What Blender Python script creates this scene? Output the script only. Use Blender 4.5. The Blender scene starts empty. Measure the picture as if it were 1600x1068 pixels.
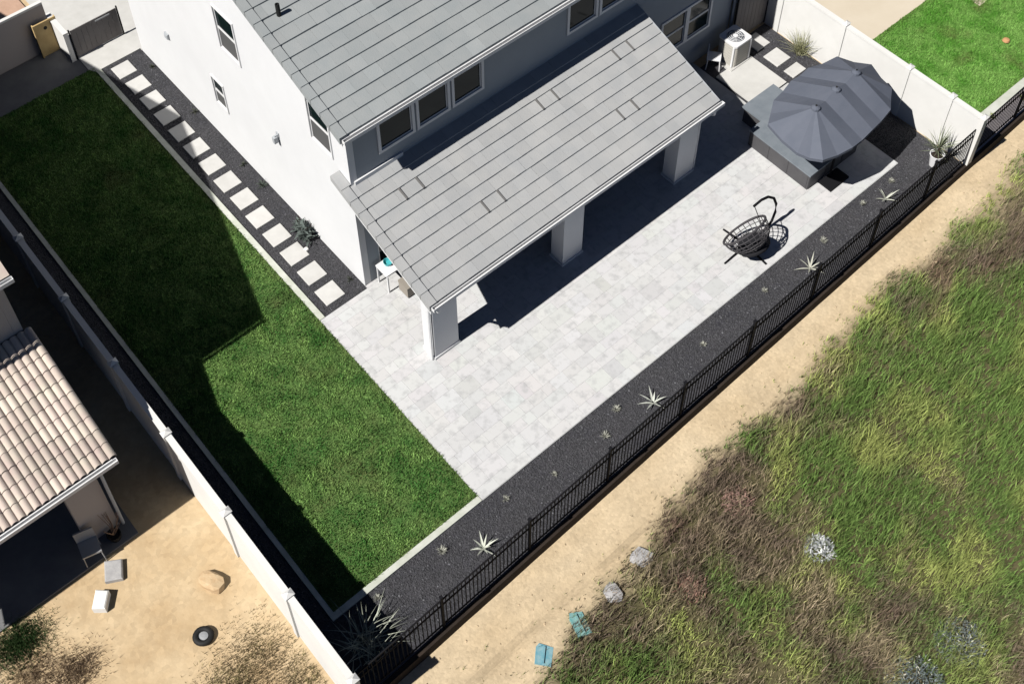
import bpy, math, random
import numpy as np
from mathutils import Vector, Matrix
random.seed(7); rng = np.random.default_rng(11)
S = bpy.context.scene
col = S.collection

# ------------------------------------------------------------------ camera
PITCH = math.radians(53); FPX = 2651/math.tan(PITCH); CAMH = 26.0
cam_d = bpy.data.cameras.new('camera'); cam = bpy.data.objects.new('camera', cam_d); col.objects.link(cam)
cam.location = (0, 0, CAMH); cam.rotation_euler = (math.pi/2-PITCH, 0, 0)
cam_d.sensor_fit = 'HORIZONTAL'; cam_d.sensor_width = 36; cam_d.lens = 36*FPX/1600; cam_d.clip_end = 2000
S.camera = cam
# lot axes: u runs along the back of the house, v from the back fence to the street (lot lines are 85 degrees apart)
EU = np.array([0.72850287, 0.68504275]); EV = np.array([-0.62476256, 0.7808148])
OX, OY = -3.56176841*26/24, 19.77963825*26/24
def W(u, v, z=0.0): return Vector((OX+EU[0]*u+EV[0]*v, OY+EU[1]*u+EV[1]*v, z))
def Wn(u, v, z): u = np.asarray(u); v = np.asarray(v); return np.stack([OX+EU[0]*u+EV[0]*v, OY+EU[1]*u+EV[1]*v, np.broadcast_to(z, u.shape)], -1)
def in_frame(p, m=40):
    d = Vector(p)-Vector((0, 0, CAMH)); cp, sp = math.cos(PITCH), math.sin(PITCH)
    q = d.y*cp-d.z*sp; x = 800+FPX*d.x/q; y = 534-FPX*(d.y*sp+d.z*cp)/q
    return -m < x < 1600+m and -m < y < 1068+m

# ------------------------------------------------------------------ light
SUN_U, SUN_V = 0.90, -0.03
sx = EU*SUN_U+EV*SUN_V
sdir = Vector((sx[0], sx[1], -1)).normalized()
sun_el = math.asin(-sdir.z); sun_rot = math.atan2(-sdir.x, -sdir.y)
wld = bpy.data.worlds.new('World'); S.world = wld; wld.use_nodes = True
nt = wld.node_tree; bg = nt.nodes['Background']
sky = nt.nodes.new('ShaderNodeTexSky'); sky.sky_type = 'NISHITA'; sky.sun_disc = False
sky.sun_elevation = sun_el; sky.sun_rotation = sun_rot; sky.altitude = 400; sky.air_density = .32; sky.dust_density = .3; sky.ozone_density = 2.0
nt.links.new(sky.outputs[0], bg.inputs[0]); bg.inputs[1].default_value = 0.05
sl = bpy.data.lights.new('sun', 'SUN'); sl.energy = 5.0; sl.angle = math.radians(0.5); sl.color = (1, 0.972, 0.93)
so = bpy.data.objects.new('sun', sl); col.objects.link(so); so.location = (0, 0, 40)
so.rotation_euler = sdir.to_track_quat('-Z', 'Y').to_euler()
vs = S.view_settings; vs.view_transform = 'Standard'; vs.look = 'None'; vs.exposure = 0.56; vs.gamma = 1; vs.use_curve_mapping = False
S.cycles.max_bounces = 6; S.cycles.diffuse_bounces = 1

# ------------------------------------------------------------------ materials
MATS = {}; KA = .78      # overall albedo level
kc = lambda c: tuple(x*KA for x in c)
def mat(name, c, rough=.8, var=.0, scale=3., c2=None, bump=0., bscale=40., spec=.3, metal=0., objrand=0., attr=False, detail=6., fac=(.35, .65), speck=None):
    """procedural principled material: base c, mottled towards c2, random per object, fine bump"""
    if name in MATS: return MATS[name]
    c = kc(c); c2 = kc(c2) if c2 is not None else None
    m = bpy.data.materials.new(name); m.use_nodes = True; n = m.node_tree.nodes; l = m.node_tree.links
    b = n['Principled BSDF']; b.inputs['Roughness'].default_value = rough; b.inputs['Metallic'].default_value = metal
    b.inputs['Specular IOR Level'].default_value = spec
    geo = n.new('ShaderNodeNewGeometry')
    if attr:
        a = n.new('ShaderNodeAttribute'); a.attribute_name = 'Col'; cs = a.outputs['Color']
    else:
        r = n.new('ShaderNodeRGB'); r.outputs[0].default_value = (*c, 1); cs = r.outputs[0]
    if c2 is not None:
        t = n.new('ShaderNodeTexNoise'); t.inputs['Scale'].default_value = scale; t.inputs['Detail'].default_value = detail; t.inputs['Roughness'].default_value = .65
        l.new(geo.outputs['Position'], t.inputs['Vector'])
        mr = n.new('ShaderNodeMapRange'); mr.inputs[1].default_value = fac[0]; mr.inputs[2].default_value = fac[1]; l.new(t.outputs['Fac'], mr.inputs[0])
        mx = n.new('ShaderNodeMix'); mx.data_type = 'RGBA'; l.new(mr.outputs[0], mx.inputs[0]); l.new(cs, mx.inputs[6]); mx.inputs[7].default_value = (*c2, 1); cs = mx.outputs[2]
    if speck is not None:
        t = n.new('ShaderNodeTexVoronoi'); t.inputs['Scale'].default_value = speck[1]; l.new(geo.outputs['Position'], t.inputs['Vector'])
        mr = n.new('ShaderNodeMapRange'); mr.inputs[1].default_value = .0; mr.inputs[2].default_value = 1.; mr.inputs[3].default_value = 1-speck[0]; mr.inputs[4].default_value = 1+speck[0]
        l.new(t.outputs['Color'], mr.inputs[0])
        mm = n.new('ShaderNodeMix'); mm.data_type = 'RGBA'; mm.blend_type = 'MULTIPLY'; mm.inputs[0].default_value = 1
        l.new(cs, mm.inputs[6]); l.new(mr.outputs[0], mm.inputs[7]); cs = mm.outputs[2]
    if objrand:
        oi = n.new('ShaderNodeObjectInfo'); mr = n.new('ShaderNodeMapRange'); mr.inputs[3].default_value = 1-objrand; mr.inputs[4].default_value = 1+objrand*.6
        l.new(oi.outputs['Random'], mr.inputs[0])
        mm = n.new('ShaderNodeMix'); mm.data_type = 'RGBA'; mm.blend_type = 'MULTIPLY'; mm.inputs[0].default_value = 1
        l.new(cs, mm.inputs[6]); l.new(mr.outputs[0], mm.inputs[7]); cs = mm.outputs[2]
    l.new(cs, b.inputs['Base Color'])
    if bump:
        t = n.new('ShaderNodeTexNoise'); t.inputs['Scale'].default_value = bscale; t.inputs['Detail'].default_value = 4
        l.new(geo.outputs['Position'], t.inputs['Vector'])
        bp = n.new('ShaderNodeBump'); bp.inputs['Strength'].default_value = bump; bp.inputs['Distance'].default_value = .02
        l.new(t.outputs['Fac'], bp.inputs['Height']); l.new(bp.outputs[0], b.inputs['Normal'])
    MATS[name] = m; return m
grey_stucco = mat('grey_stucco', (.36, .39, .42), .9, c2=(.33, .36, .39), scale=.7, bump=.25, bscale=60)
stucco = mat('stucco', (.77, .775, .78), .9, c2=(.73, .735, .74), scale=.7, bump=.25, bscale=60)
trim = mat('white_trim', (.80, .80, .80), .5, c2=(.74, .74, .74), scale=4)
grey_trim = mat('grey_trim', (.42, .44, .46), .6)
tile_m = mat('grey_roof_tile', (.30, .322, .325), .85, c2=(.335, .35, .348), scale=1.6, objrand=.07, bump=.2, bscale=30)
tile_p = mat('pale_grey_roof_tile', (.365, .372, .375), .85, c2=(.415, .415, .408), scale=1.3, objrand=.055, bump=.2, bscale=30)
deck_m = mat('roof_underlay', (.06, .06, .062), .9)
glass = mat('window_glass', (.006, .013, .014), .10, spec=.16)
screen = mat('insect_screen', (.10, .10, .10), .7)
patio_m = mat('patio_joint', (.54, .54, .53), .9, c2=(.48, .48, .47), scale=4)
paver_m = mat('paver', (.6, .6, .6), .85, attr=True, c2=(.43, .43, .43), scale=4.2, fac=(.49, .76), detail=4., bump=.15, bscale=50)
conc = mat('pale_concrete', (.62, .61, .58), .85, c2=(.54, .53, .50), scale=1.5, bump=.1)
kerb_m = mat('kerb_concrete', (.60, .61, .55), .85, c2=(.48, .50, .42), scale=3)
stone_m = mat('stepping_concrete', (.60, .59, .565), .85, c2=(.54, .53, .505), scale=3, objrand=.06)
gravel_m = mat('black_gravel', (.042, .042, .049), .85, c2=(.060, .058, .063), scale=1.2, speck=(.55, 32.), bump=.9, bscale=50)
peb_m = mat('gravel_stone', (.05, .05, .05), .8, attr=True)
dirt_m = mat('tan_dirt', (.60, .46, .285), .95, c2=(.50, .36, .205), scale=.8, bump=.4, bscale=12, speck=(.10, 9.))
track_m = mat('track_dirt', (.66, .52, .345), .95, c2=(.56, .41, .25), scale=.55, bump=.5, bscale=10, speck=(.10, 12.))
meadow_m = mat('meadow_soil', (.20, .15, .085), .95, c2=(.32, .24, .14), scale=1.5, bump=.5, bscale=15)
lawn_m = mat('lawn_turf', (.06, .135, .028), .95, c2=(.10, .155, .042), scale=2.5, bump=.5, bscale=60)
blade_m = mat('grass_blade', (.05, .1, .02), .7, attr=True, spec=.2)
leaf_m = mat('leaf', (.1, .15, .08), .6, attr=True, spec=.3)
white_vinyl = mat('white_fence_panel', (.78, .77, .74), .6, c2=(.72, .71, .68), scale=1.1)
iron = mat('black_iron', (.010, .010, .012), .75, spec=.12)
earth_and_shade = mat('dark_earth_and_shade', (.022, .015, .011), .95, c2=(.038, .026, .018), scale=3, bump=.4)
canopy_m = mat('slate_canvas', (.105, .118, .150), .8, c2=(.120, .132, .165), scale=2, bump=.1, bscale=90)
spa_side = mat('charcoal_panel', (.075, .073, .078), .6, c2=(.088, .086, .09), scale=3)
spa_top = mat('slate_cover', (.17, .195, .22), .6, c2=(.21, .235, .26), scale=3)
wood_m = mat('pale_plywood', (.60, .44, .21), .8, c2=(.50, .35, .16), scale=4)
gate_m = mat('dark_gate_board', (.17, .155, .15), .8, c2=(.21, .195, .19), scale=2)
tan_m = mat('cream_concrete', (.64, .56, .44), .9, c2=(.60, .52, .40), scale=.8)
pink_m = mat('pink_gravel', (.55, .36, .26), .95, c2=(.48, .31, .22), scale=3, bump=.5)
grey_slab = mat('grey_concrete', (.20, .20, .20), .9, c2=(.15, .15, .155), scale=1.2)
nb_tile = mat('blush_roof_tile', (.56, .45, .40), .85, c2=(.60, .53, .44), scale=2.2, objrand=.20, bump=.2, bscale=30)
nb_stucco = mat('warm_grey_stucco', (.42, .38, .36), .9, bump=.2)
plastic_w = mat('white_plastic', (.80, .80, .80), .4, spec=.5)
metal_g = mat('grey_metal', (.42, .43, .44), .45, metal=.3)
beige_metal = mat('beige_metal', (.50, .48, .43), .5)
black_m = mat('black_rubber', (.012, .012, .012), .7)
rock_m = mat('tan_rock', (.50, .34, .19), .95, c2=(.58, .44, .27), scale=6, bump=.4, bscale=20)
grey_rock = mat('grey_block', (.36, .35, .35), .9, c2=(.45, .44, .43), scale=8, bump=.3)
white_rock = mat('white_block', (.80, .79, .76), .9, c2=(.72, .71, .68), scale=8)
teal_m = mat('faded_teal_plastic', (.16, .40, .40), .6, c2=(.30, .47, .44), scale=7)
blue_m = mat('faded_blue_plastic', (.14, .36, .44), .6, c2=(.30, .47, .50), scale=9)
wicker = mat('dark_wicker', (.060, .056, .060), .6)
cushion = mat('charcoal_cushion', (.012, .012, .015), .9)
taupe = mat('taupe_fabric', (.30, .27, .23), .9)
teal2 = mat('aqua_plastic', (.08, .45, .48), .4)
pinkc = mat('pink_fabric', (.70, .42, .52), .8)

# ------------------------------------------------------------------ helpers
def tag(o, label=None, cat=None, group=None, kind=None):
    if label: o['label'] = label
    if cat: o['category'] = cat
    if group: o['group'] = group
    if kind: o['kind'] = kind
    return o
def off(p):
    v = Vector((0, 0, 0))
    while p is not None: v += p.location; p = p.parent
    return v
def thing(name, label, cat, loc, group=None):
    o = bpy.data.objects.new(name, None); col.objects.link(o); o.location = loc; o.empty_display_size = .2
    return tag(o, label, cat, group)
class MB:
    def __init__(s): s.v = []; s.f = []; s.c = []
    def add(s, vs, fs, c=None):
        b = len(s.v); s.v += [tuple(p) for p in vs]; s.f += [tuple(b+i for i in f) for f in fs]; s.c += [c]*len(fs); return s
    def hexa(s, p, c=None):  # 8 points: bottom ring 0-3, top ring 4-7
        return s.add(p, [(3, 2, 1, 0), (4, 5, 6, 7), (0, 1, 5, 4), (1, 2, 6, 5), (2, 3, 7, 6), (3, 0, 4, 7)], c)
    def box(s, u0, u1, v0, v1, z0, z1, c=None, fn=None):
        fn = fn or W
        return s.hexa([fn(u0, v0, z0), fn(u1, v0, z0), fn(u1, v1, z0), fn(u0, v1, z0), fn(u0, v0, z1), fn(u1, v0, z1), fn(u1, v1, z1), fn(u0, v1, z1)], c)
    def prism(s, ring, z0, z1, fn=None, c=None):
        fn = fn or W; n = len(ring)
        a = [fn(x, y, z0) for x, y in ring]+[fn(x, y, z1) for x, y in ring]
        return s.add(a, [tuple(range(n-1, -1, -1)), tuple(range(n, 2*n))]+[(i, (i+1) % n, n+(i+1) % n, n+i) for i in range(n)], c)
    def tube(s, path, r, n=6, closed=False, c=None):
        P = [Vector(p) for p in path]; m = len(P); vs = []; rr = r if isinstance(r, (list, tuple)) else [r]*m
        for i, p in enumerate(P):
            t = (P[(i+1) % m]-P[i-1]) if closed else (P[min(i+1, m-1)]-P[max(i-1, 0)])
            t.normalize(); a = t.cross(Vector((0, 0, 1)))
            if a.length < 1e-3: a = Vector((1, 0, 0))
            a.normalize(); b = t.cross(a)
            vs += [p+(a*math.cos(2*math.pi*k/n)+b*math.sin(2*math.pi*k/n))*rr[i] for k in range(n)]
        fs = [(i*n+k, i*n+(k+1) % n, ((i+1) % m)*n+(k+1) % n, ((i+1) % m)*n+k) for i in range(m if closed else m-1) for k in range(n)]
        if not closed: fs += [tuple(range(n-1, -1, -1)), tuple((m-1)*n+k for k in range(n))]
        return s.add(vs, fs, c)
    def lathe(s, prof, fn, n=20, c=None):
        vs = [fn(r*math.cos(2*math.pi*k/n), r*math.sin(2*math.pi*k/n), z) for r, z in prof for k in range(n)]
        fs = [(i*n+k, i*n+(k+1) % n, (i+1)*n+(k+1) % n, (i+1)*n+k) for i in range(len(prof)-1) for k in range(n)]
        fs += [tuple(range(n-1, -1, -1)), tuple((len(prof)-1)*n+k for k in range(n))]
        return s.add(vs, fs, c)
    def build(s, name, m, parent=None, loc=None, smooth=False, kind=None):
        o0 = off(parent) if parent is not None else (Vector(loc) if loc is not None else Vector((0, 0, 0)))
        me = bpy.data.meshes.new(name); me.from_pydata([(x-o0.x, y-o0.y, z-o0.z) for x, y, z in s.v], [], s.f)
        me.materials.append(m); me.update()
        if any(c is not None for c in s.c):
            ca = me.color_attributes.new('Col', 'FLOAT_COLOR', 'CORNER'); k = 0
            buf = np.ones((len(me.loops), 4), np.float32)
            for f, c in zip(s.f, s.c):
                buf[k:k+len(f), :3] = np.array(c)*KA; k += len(f)
            ca.data.foreach_set('color', buf.ravel())
        if smooth: me.polygons.foreach_set('use_smooth', [True]*len(me.polygons))
        o = bpy.data.objects.new(name, me); col.objects.link(o)
        if parent is not None: o.parent = parent
        else: o.location = o0
        if kind: o['kind'] = kind
        return o
def bulk(name, V, F, C, m, parent=None):
    """big mesh from numpy: V (n,3), F (k,3 or 4), C (k,3) face colours"""
    o0 = off(parent) if parent is not None else Vector((0, 0, 0))
    V = V-np.array(o0); me = bpy.data.meshes.new(name); k, w = F.shape
    me.vertices.add(len(V)); me.vertices.foreach_set('co', V.astype(np.float32).ravel())
    me.loops.add(k*w); me.loops.foreach_set('vertex_index', F.astype(np.int32).ravel())
    me.polygons.add(k); me.polygons.foreach_set('loop_start', np.arange(0, k*w, w, dtype=np.int32))
    me.update(calc_edges=True); me.validate(); me.polygons.foreach_set('use_smooth', [False]*k)
    if C is not None:
        ca = me.color_attributes.new('Col', 'FLOAT_COLOR', 'CORNER')
        b = np.ones((k, w, 4), np.float32); b[:, :, :3] = C[:, None, :]*KA; ca.data.foreach_set('color', b.ravel())
    me.materials.append(m); o = bpy.data.objects.new(name, me); col.objects.link(o)
    if parent is not None: o.parent = parent
    return o
def struct(name, mb, m, **k): return tag(mb.build(name, m, **k), kind='structure')
def _hash(i, j, s): 
    h = np.sin(i*127.1+j*311.7+s*74.7)*43758.5453; return h-np.floor(h)
def vnoise(x, y, s=0):
    i = np.floor(x); j = np.floor(y); a = x-i; b = y-j; a = a*a*(3-2*a); b = b*b*(3-2*b)
    return (_hash(i, j, s)*(1-a)+_hash(i+1, j, s)*a)*(1-b)+(_hash(i, j+1, s)*(1-a)+_hash(i+1, j+1, s)*a)*b
def fbm(x, y, s=0, o=4):
    x = np.asarray(x, float); y = np.asarray(y, float); r = 0; a = .5; t = 0
    for k in range(o): r = r+a*vnoise(x*2**k, y*2**k, s+k*7.3); t += a; a *= .55
    return r/t
def frame(u, v, z=0., rot=0.):
    """orthonormal local frame at lot point (u,v), x axis along u turned by rot degrees"""
    o = W(u, v, z); a = math.atan2(EU[1], EU[0])+math.radians(rot); ca, sa = math.cos(a), math.sin(a)
    return lambda x, y, h=0.: Vector((o.x+ca*x-sa*y, o.y+sa*x+ca*y, o.z+h))
ORD = ['first', 'second', 'third', 'fourth', 'fifth', 'sixth', 'seventh', 'eighth', 'ninth', 'tenth', 'eleventh', 'twelfth', 'thirteenth', 'fourteenth']

# ------------------------------------------------------------------ ground
FV = lambda u: -8.72+.0242*(u+5.5)              # iron fence line
def ground_z(u, v):
    """level below the fence: track with ruts, then the hillside falls away"""
    d = FV(u)-.12-v
    z = -.30-.02*np.minimum(d, 1.5)-.11*np.maximum(d-1.9, 0)
    z = z+.05*(fbm(u*1.1, v*1.1, 3)-.5)+.10*(fbm(u*.5, v*.5, 9)-.5)*np.clip((d-1.2)/2, 0, 1)
    z = z-.06*np.exp(-((d-1.15+.25*(fbm(u*.25, v*0, 5)-.5))/.10)**2)+.05*np.exp(-((d-1.4)/.15)**2)
    return z
edge_d = lambda u, v: .85+1.05*np.clip((3-u)/6, 0, 1)+.9*(fbm(u*.45, v*.45, 21)-.5)+.6*(fbm(u*1.7, v*1.7, 23)-.5)   # where the meadow starts below the track
m = MB(); m.add([W(-120, FV(-120), -.06), W(140, FV(140), -.06), W(140, 180, -.06), W(-120, 180, -.06)], [(0, 1, 2, 3)])
struct('ground', m, dirt_m)
nu, nv = 330, 130
uu = np.concatenate([[-120, -60, -30], np.linspace(-14, 26, nu), [40, 70, 140]]); dd = np.concatenate([np.linspace(0, 1, nv)**1.15*14, [20, 35, 80, 160]])
UU, DD = np.meshgrid(uu, dd, indexing='ij'); VV = FV(UU)-.12-DD
P = Wn(UU, VV, 0.); P[..., 2] = ground_z(UU, VV); n2 = len(dd)
idx = np.arange(UU.size).reshape(UU.shape)
F = np.stack([idx[:-1, :-1], idx[:-1, 1:], idx[1:, 1:], idx[1:, :-1]], -1).reshape(-1, 4)
dirt_w = np.clip((DD-edge_d(UU, VV))/.7, 0, 1)   # 0 bare track, 1 meadow
t1 = fbm(UU*.6, VV*1.5, 31)[..., None]; t2 = fbm(UU*3., VV*3., 33)[..., None]
cd = np.array([.63, .51, .345])*(1-t1)*1.0+np.array([.53, .405, .25])*t1; cd = cd*(.86+.28*t2)
cm = np.array([.075, .070, .030])*(1-t2)+np.array([.13, .11, .055])*t2
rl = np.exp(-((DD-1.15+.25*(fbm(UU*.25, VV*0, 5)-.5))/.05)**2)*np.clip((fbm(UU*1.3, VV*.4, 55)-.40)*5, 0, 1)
CC = cd*(1-dirt_w[..., None])+cm*dirt_w[..., None]; CC = CC*(1-.42*rl[..., None])  # rut line darkened: darker soil plus rut shade painted into the colour
CF = (CC[:-1, :-1]+CC[1:, 1:])/2
hill_m = mat('hillside_soil', (.5, .4, .3), .95, attr=True, bump=.6, bscale=14, speck=(.12, 14.))
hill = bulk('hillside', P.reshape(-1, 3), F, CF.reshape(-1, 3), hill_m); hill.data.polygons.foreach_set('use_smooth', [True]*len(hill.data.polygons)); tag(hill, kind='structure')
# earth step under the iron fence, its shade put into a near-black colour
m = MB(); m.hexa([W(-30, FV(-30)-.13, -.6), W(40, FV(40)-.13, -.6), W(40, FV(40), -.6), W(-30, FV(-30), -.6), W(-30, FV(-30)-.10, -.012), W(40, FV(40)-.10, -.012), W(40, FV(40), -.012), W(-30, FV(-30), -.012)])
struct('earth_bank', m, earth_and_shade)

def slab(name, ring, z1, m_, z0=-.058): 
    b = MB(); b.prism(ring, z0, z1); return struct(name, b, m_)
R = lambda u0, u1, v0, v1: [(u0, v0), (u1, v0), (u1, v1), (u0, v1)]
lawn = slab('lawn', R(-5.86, -1.58, -6.74, 12.33), .0, lawn_m)
slab('kerb', R(-1.58, -1.42, -.1, 12.12), .035, kerb_m)
slab('kerb', R(-5.86, -1.58, -6.90, -6.74), .035, kerb_m)
slab('kerb', R(-5.98, -5.86, -6.90, 12.33), .035, kerb_m)
slab('gravel_bed', [(-6.60, FV(-6.60)+.02), (15.9, FV(15.9)+.02), (15.9, -6.90), (-5.98, -6.90), (-5.98, 12.3), (-6.60, 12.3)], -.01, gravel_m)
slab('gravel_bed', R(-1.42, -.004, -.1, 12.12), -.01, gravel_m)
slab('gravel_bed', [(14.46, -6.90), (15.9, -6.90), (15.9, -.3), (12.85, -.3), (12.85, -2.58), (14.46, -2.58)], -.01, gravel_m)
patio = slab('patio', [(-1.58, -6.90), (14.46, -6.90), (14.46, -2.58), (12.85, -2.58), (12.85, -.004), (0, -.004), (0, -.1), (-1.58, -.1)], .012, patio_m)
slab('concrete_pad', R(12.95, 14.44, -2.54, -.93), .03, conc)
slab('landing', [(-1.72, 12.33), (-1.58, 12.12), (-.004, 12.12), (-.004, 12.02), (3, 12.02), (3, 13.018), (-1.72, 13.018)], .02, conc)
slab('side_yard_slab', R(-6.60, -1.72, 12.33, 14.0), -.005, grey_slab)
slab('driveway', R(-1.72, 3, 13.02, 26), .0, conc)
slab('front_gravel', R(-12, -1.9, 14.25, 30), .0, pink_m)
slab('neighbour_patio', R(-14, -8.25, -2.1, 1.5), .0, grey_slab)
# right-hand lot
slab('neighbour_lawn', R(16.14, 25, -7.33, -3.12), .0, mat('bright_turf', (.10, .25, .035), .95, c2=(.15, .30, .06), scale=1.8, bump=.5, bscale=60))
slab('neighbour_terrace', [(16.14, -3.12), (21.85, -3.12), (21.85, -4.45), (22.9, -4.45), (22.9, -3.12), (34, -3.12), (34, 12), (16.14, 12)], .014, tan_m)
slab('neighbour_kerb', R(16.14, 30, -7.60, -7.33), .05, kerb_m)
slab('neighbour_gravel', [(16.14, FV(16.14)+.02), (30, FV(30)+.02), (30, -7.60), (16.14, -7.60)], -.01, mat('lavender_gravel', (.30, .275, .29), .95, c2=(.36, .33, .33), scale=2, bump=.6))

# pavers (mixed greys, ashlar courses) laid on the patio base
def pavers():
    V = []; F = []; C = []
    v = -6.885; row = 0
    while v < -.02:
        d = (.30, .45, .30)[row % 3]; v1 = min(v+d, -.006 if v > -.4 else 0); v1 = -.105 if v < -.12 and v1 > -.105 else v1; u = -1.56-rng.random()*.3; row += 1
        while u < 14.44:
            w = (.30, .45, .60)[rng.integers(3)]; a, b = max(u, -1.565), min(u+w, 14.445); u += w
            if b-a < .06: continue
            if v > -.11 and b < .02: continue
            if v > -.11: a = max(a, .004)
            if a > 12.3 and v1 > -2.6: continue
            if b > 12.84 and v1 > -2.6: b = 12.84
            g = .0015; z = .022+rng.random()*.001; base = .605+rng.normal()*.014
            if rng.random() < .06: base -= .05
            tint = np.array([1, .995, .985])+rng.normal(size=3)*.008
            P = [W(a+g, v+g, .010), W(b-g, v+g, .010), W(b-g, v1-g, .010), W(a+g, v1-g, .010), W(a+g, v+g, z), W(b-g, v+g, z), W(b-g, v1-g, z), W(a+g, v1-g, z)]
            k = len(V); V += [tuple(p) for p in P]
            for f in ((4, 5, 6, 7), (0, 1, 5, 4), (1, 2, 6, 5), (2, 3, 7, 6), (3, 0, 4, 7)): F.append([k+i for i in f]); C.append(base*tint)
        v = v1
    o = bulk('paver_field', np.array(V), np.array(F), np.array(C), paver_m, patio); o['kind'] = 'stuff'
pavers()

# ------------------------------------------------------------------ blades, tufts, pebbles
def blades(P, L, wdt, lean, nseg, C):
    """P (n,3) roots, L lengths, wdt widths, lean (n,2) horizontal offset at tip; quads bending -> V,F,C"""
    n = len(P); d = lean/np.maximum(np.linalg.norm(lean, axis=1, keepdims=True), 1e-6)
    ang = rng.random(n)*np.pi; side = np.stack([np.cos(ang), np.sin(ang), np.zeros(n)], -1)*wdt[:, None]
    V = []
    for k in range(nseg+1):
        t = k/nseg; c = P.copy(); c[:, :2] += lean*t**1.6; hz = np.sqrt(np.maximum(L**2-(lean**2).sum(1), (L*.15)**2)); c[:, 2] += hz*t
        wk = 1-.85*t
        V += [c-side*wk, c+side*wk]
    V = np.stack(V, 1); m_ = 2*(nseg+1); base = np.arange(n)[:, None]*m_
    F = np.concatenate([base+np.array([[2*k, 2*k+1, 2*k+3, 2*k+2]]) for k in range(nseg)], 0)
    return V.reshape(-1, 3), F, np.concatenate([C]*nseg, 0)
def lawn_grass(name, u0, u1, v0, v1, n, ca, cb, label, hmax=.055, edge=None):
    u = u0+(u1-u0)*rng.random(n); v = v0+(v1-v0)*rng.random(n)
    P = Wn(u, v, .0); L = hmax*(.5+rng.random(n)); lean = rng.normal(size=(n, 2))*.02+np.array([.006, -.008])
    t = np.clip((fbm(u*1.6, v*1.6, 2)-.5)*2.6+(fbm(u*5, v*5, 6)-.5)*1.8+.5+rng.normal(size=n)*.12, 0, 1)[:, None]
    C = np.array(ca)*(1-t)+np.array(cb)*t; C = C*(.75+.5*rng.random((n, 1)))
    cm = fbm(u*3.2, v*3.2, 16, 3); C = C*(.62+.76*cm[:, None]); L = L*(.55+.9*cm)
    dry = np.clip((fbm(u*.9, v*.9, 44)-.62)*5, 0, 1)[:, None]
    if edge: dry = np.maximum(dry, np.clip(1-edge(u, v)/.28, 0, 1)[:, None]*(.4+.6*rng.random((n, 1))))
    C = C*(1-dry*.55)+np.array([.16, .13, .06])*dry*.55
    V, F, C = blades(P, L, np.full(n, .009)+.006*rng.random(n), lean, 1, C)
    o = bulk(name, V, F, C, blade_m); return tag(o, label, 'grass', kind='stuff')
lawn_grass('lawn_grass', -5.87, -1.57, -6.75, 12.33, 150000, (.062, .185, .036), (.22, .375, .10), 'short mown green turf of the yard between wall and house', edge=lambda u, v: np.minimum(np.minimum(-1.58-u, u+5.86), v+6.74))
lawn_grass('lawn_grass', 16.2, 23.5, -7.33, -3.12, 60000, (.10, .29, .035), (.23, .44, .10), 'bright green turf beyond the right-hand white wall', edge=lambda u, v: np.minimum(np.minimum(v+7.33, -3.12-v), u-16.1))
def pebbles(name, regions, n, label):
    areas = np.array([(r[1]-r[0])*(r[3]-r[2]) for r in regions]); cnt = (areas/areas.sum()*n).astype(int); V = []; C = []
    U = np.concatenate([r[0]+(r[1]-r[0])*rng.random(c) for r, c in zip(regions, cnt)]); Vv = np.concatenate([r[2]+(r[3]-r[2])*rng.random(c) for r, c in zip(regions, cnt)])
    k = len(U); s = .012+.016*rng.random(k)**2; P = Wn(U, Vv, -.006)
    o6 = np.array([[1, 0, 0], [0, 1, 0], [-1, 0, 0], [0, -1, 0], [0, 0, .8], [0, 0, -.3]])
    a = rng.random(k)*6.28; ca, sa = np.cos(a), np.sin(a)
    x = o6[None, :, 0]*s[:, None]*(.8+.6*rng.random((k, 6))); y = o6[None, :, 1]*s[:, None]*(.8+.6*rng.random((k, 6))); z = o6[None, :, 2]*s[:, None]
    V = np.stack([P[:, None, 0]+x*ca[:, None]-y*sa[:, None], P[:, None, 1]+x*sa[:, None]+y*ca[:, None], P[:, None, 2]+z], -1).reshape(-1, 3)
    f = np.array([[0, 1, 4], [1, 2, 4], [2, 3, 4], [3, 0, 4]]); F = (np.arange(k)[:, None, None]*6+f).reshape(-1, 3)
    c = .045+.06*rng.random(k)**2.0; c = np.where(rng.random(k) < .012, c+.12, c); c = np.stack([c*.86, c*.86, c*.93], -1)
    o = bulk(name, V, F, np.repeat(c, 4, 0), peb_m); tag(o, label, 'gravel', kind='stuff')
pebbles('loose_gravel', [(-6.0, 15.9, -8.12, -6.92), (-6.0, 2, -8.5, -8.12)], 26000, 'loose black gravel stones of the bed along the iron fence')
pebbles('loose_gravel', [(-1.40, -.02, -.08, 12.1)], 12000, 'loose black gravel stones around the stepping stones by the white gable')
pebbles('loose_gravel', [(14.5, 15.88, -6.9, -.3), (-6.6, -6.04, -8.3, 8)], 9000, 'loose black gravel stones along the two side walls')

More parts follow.
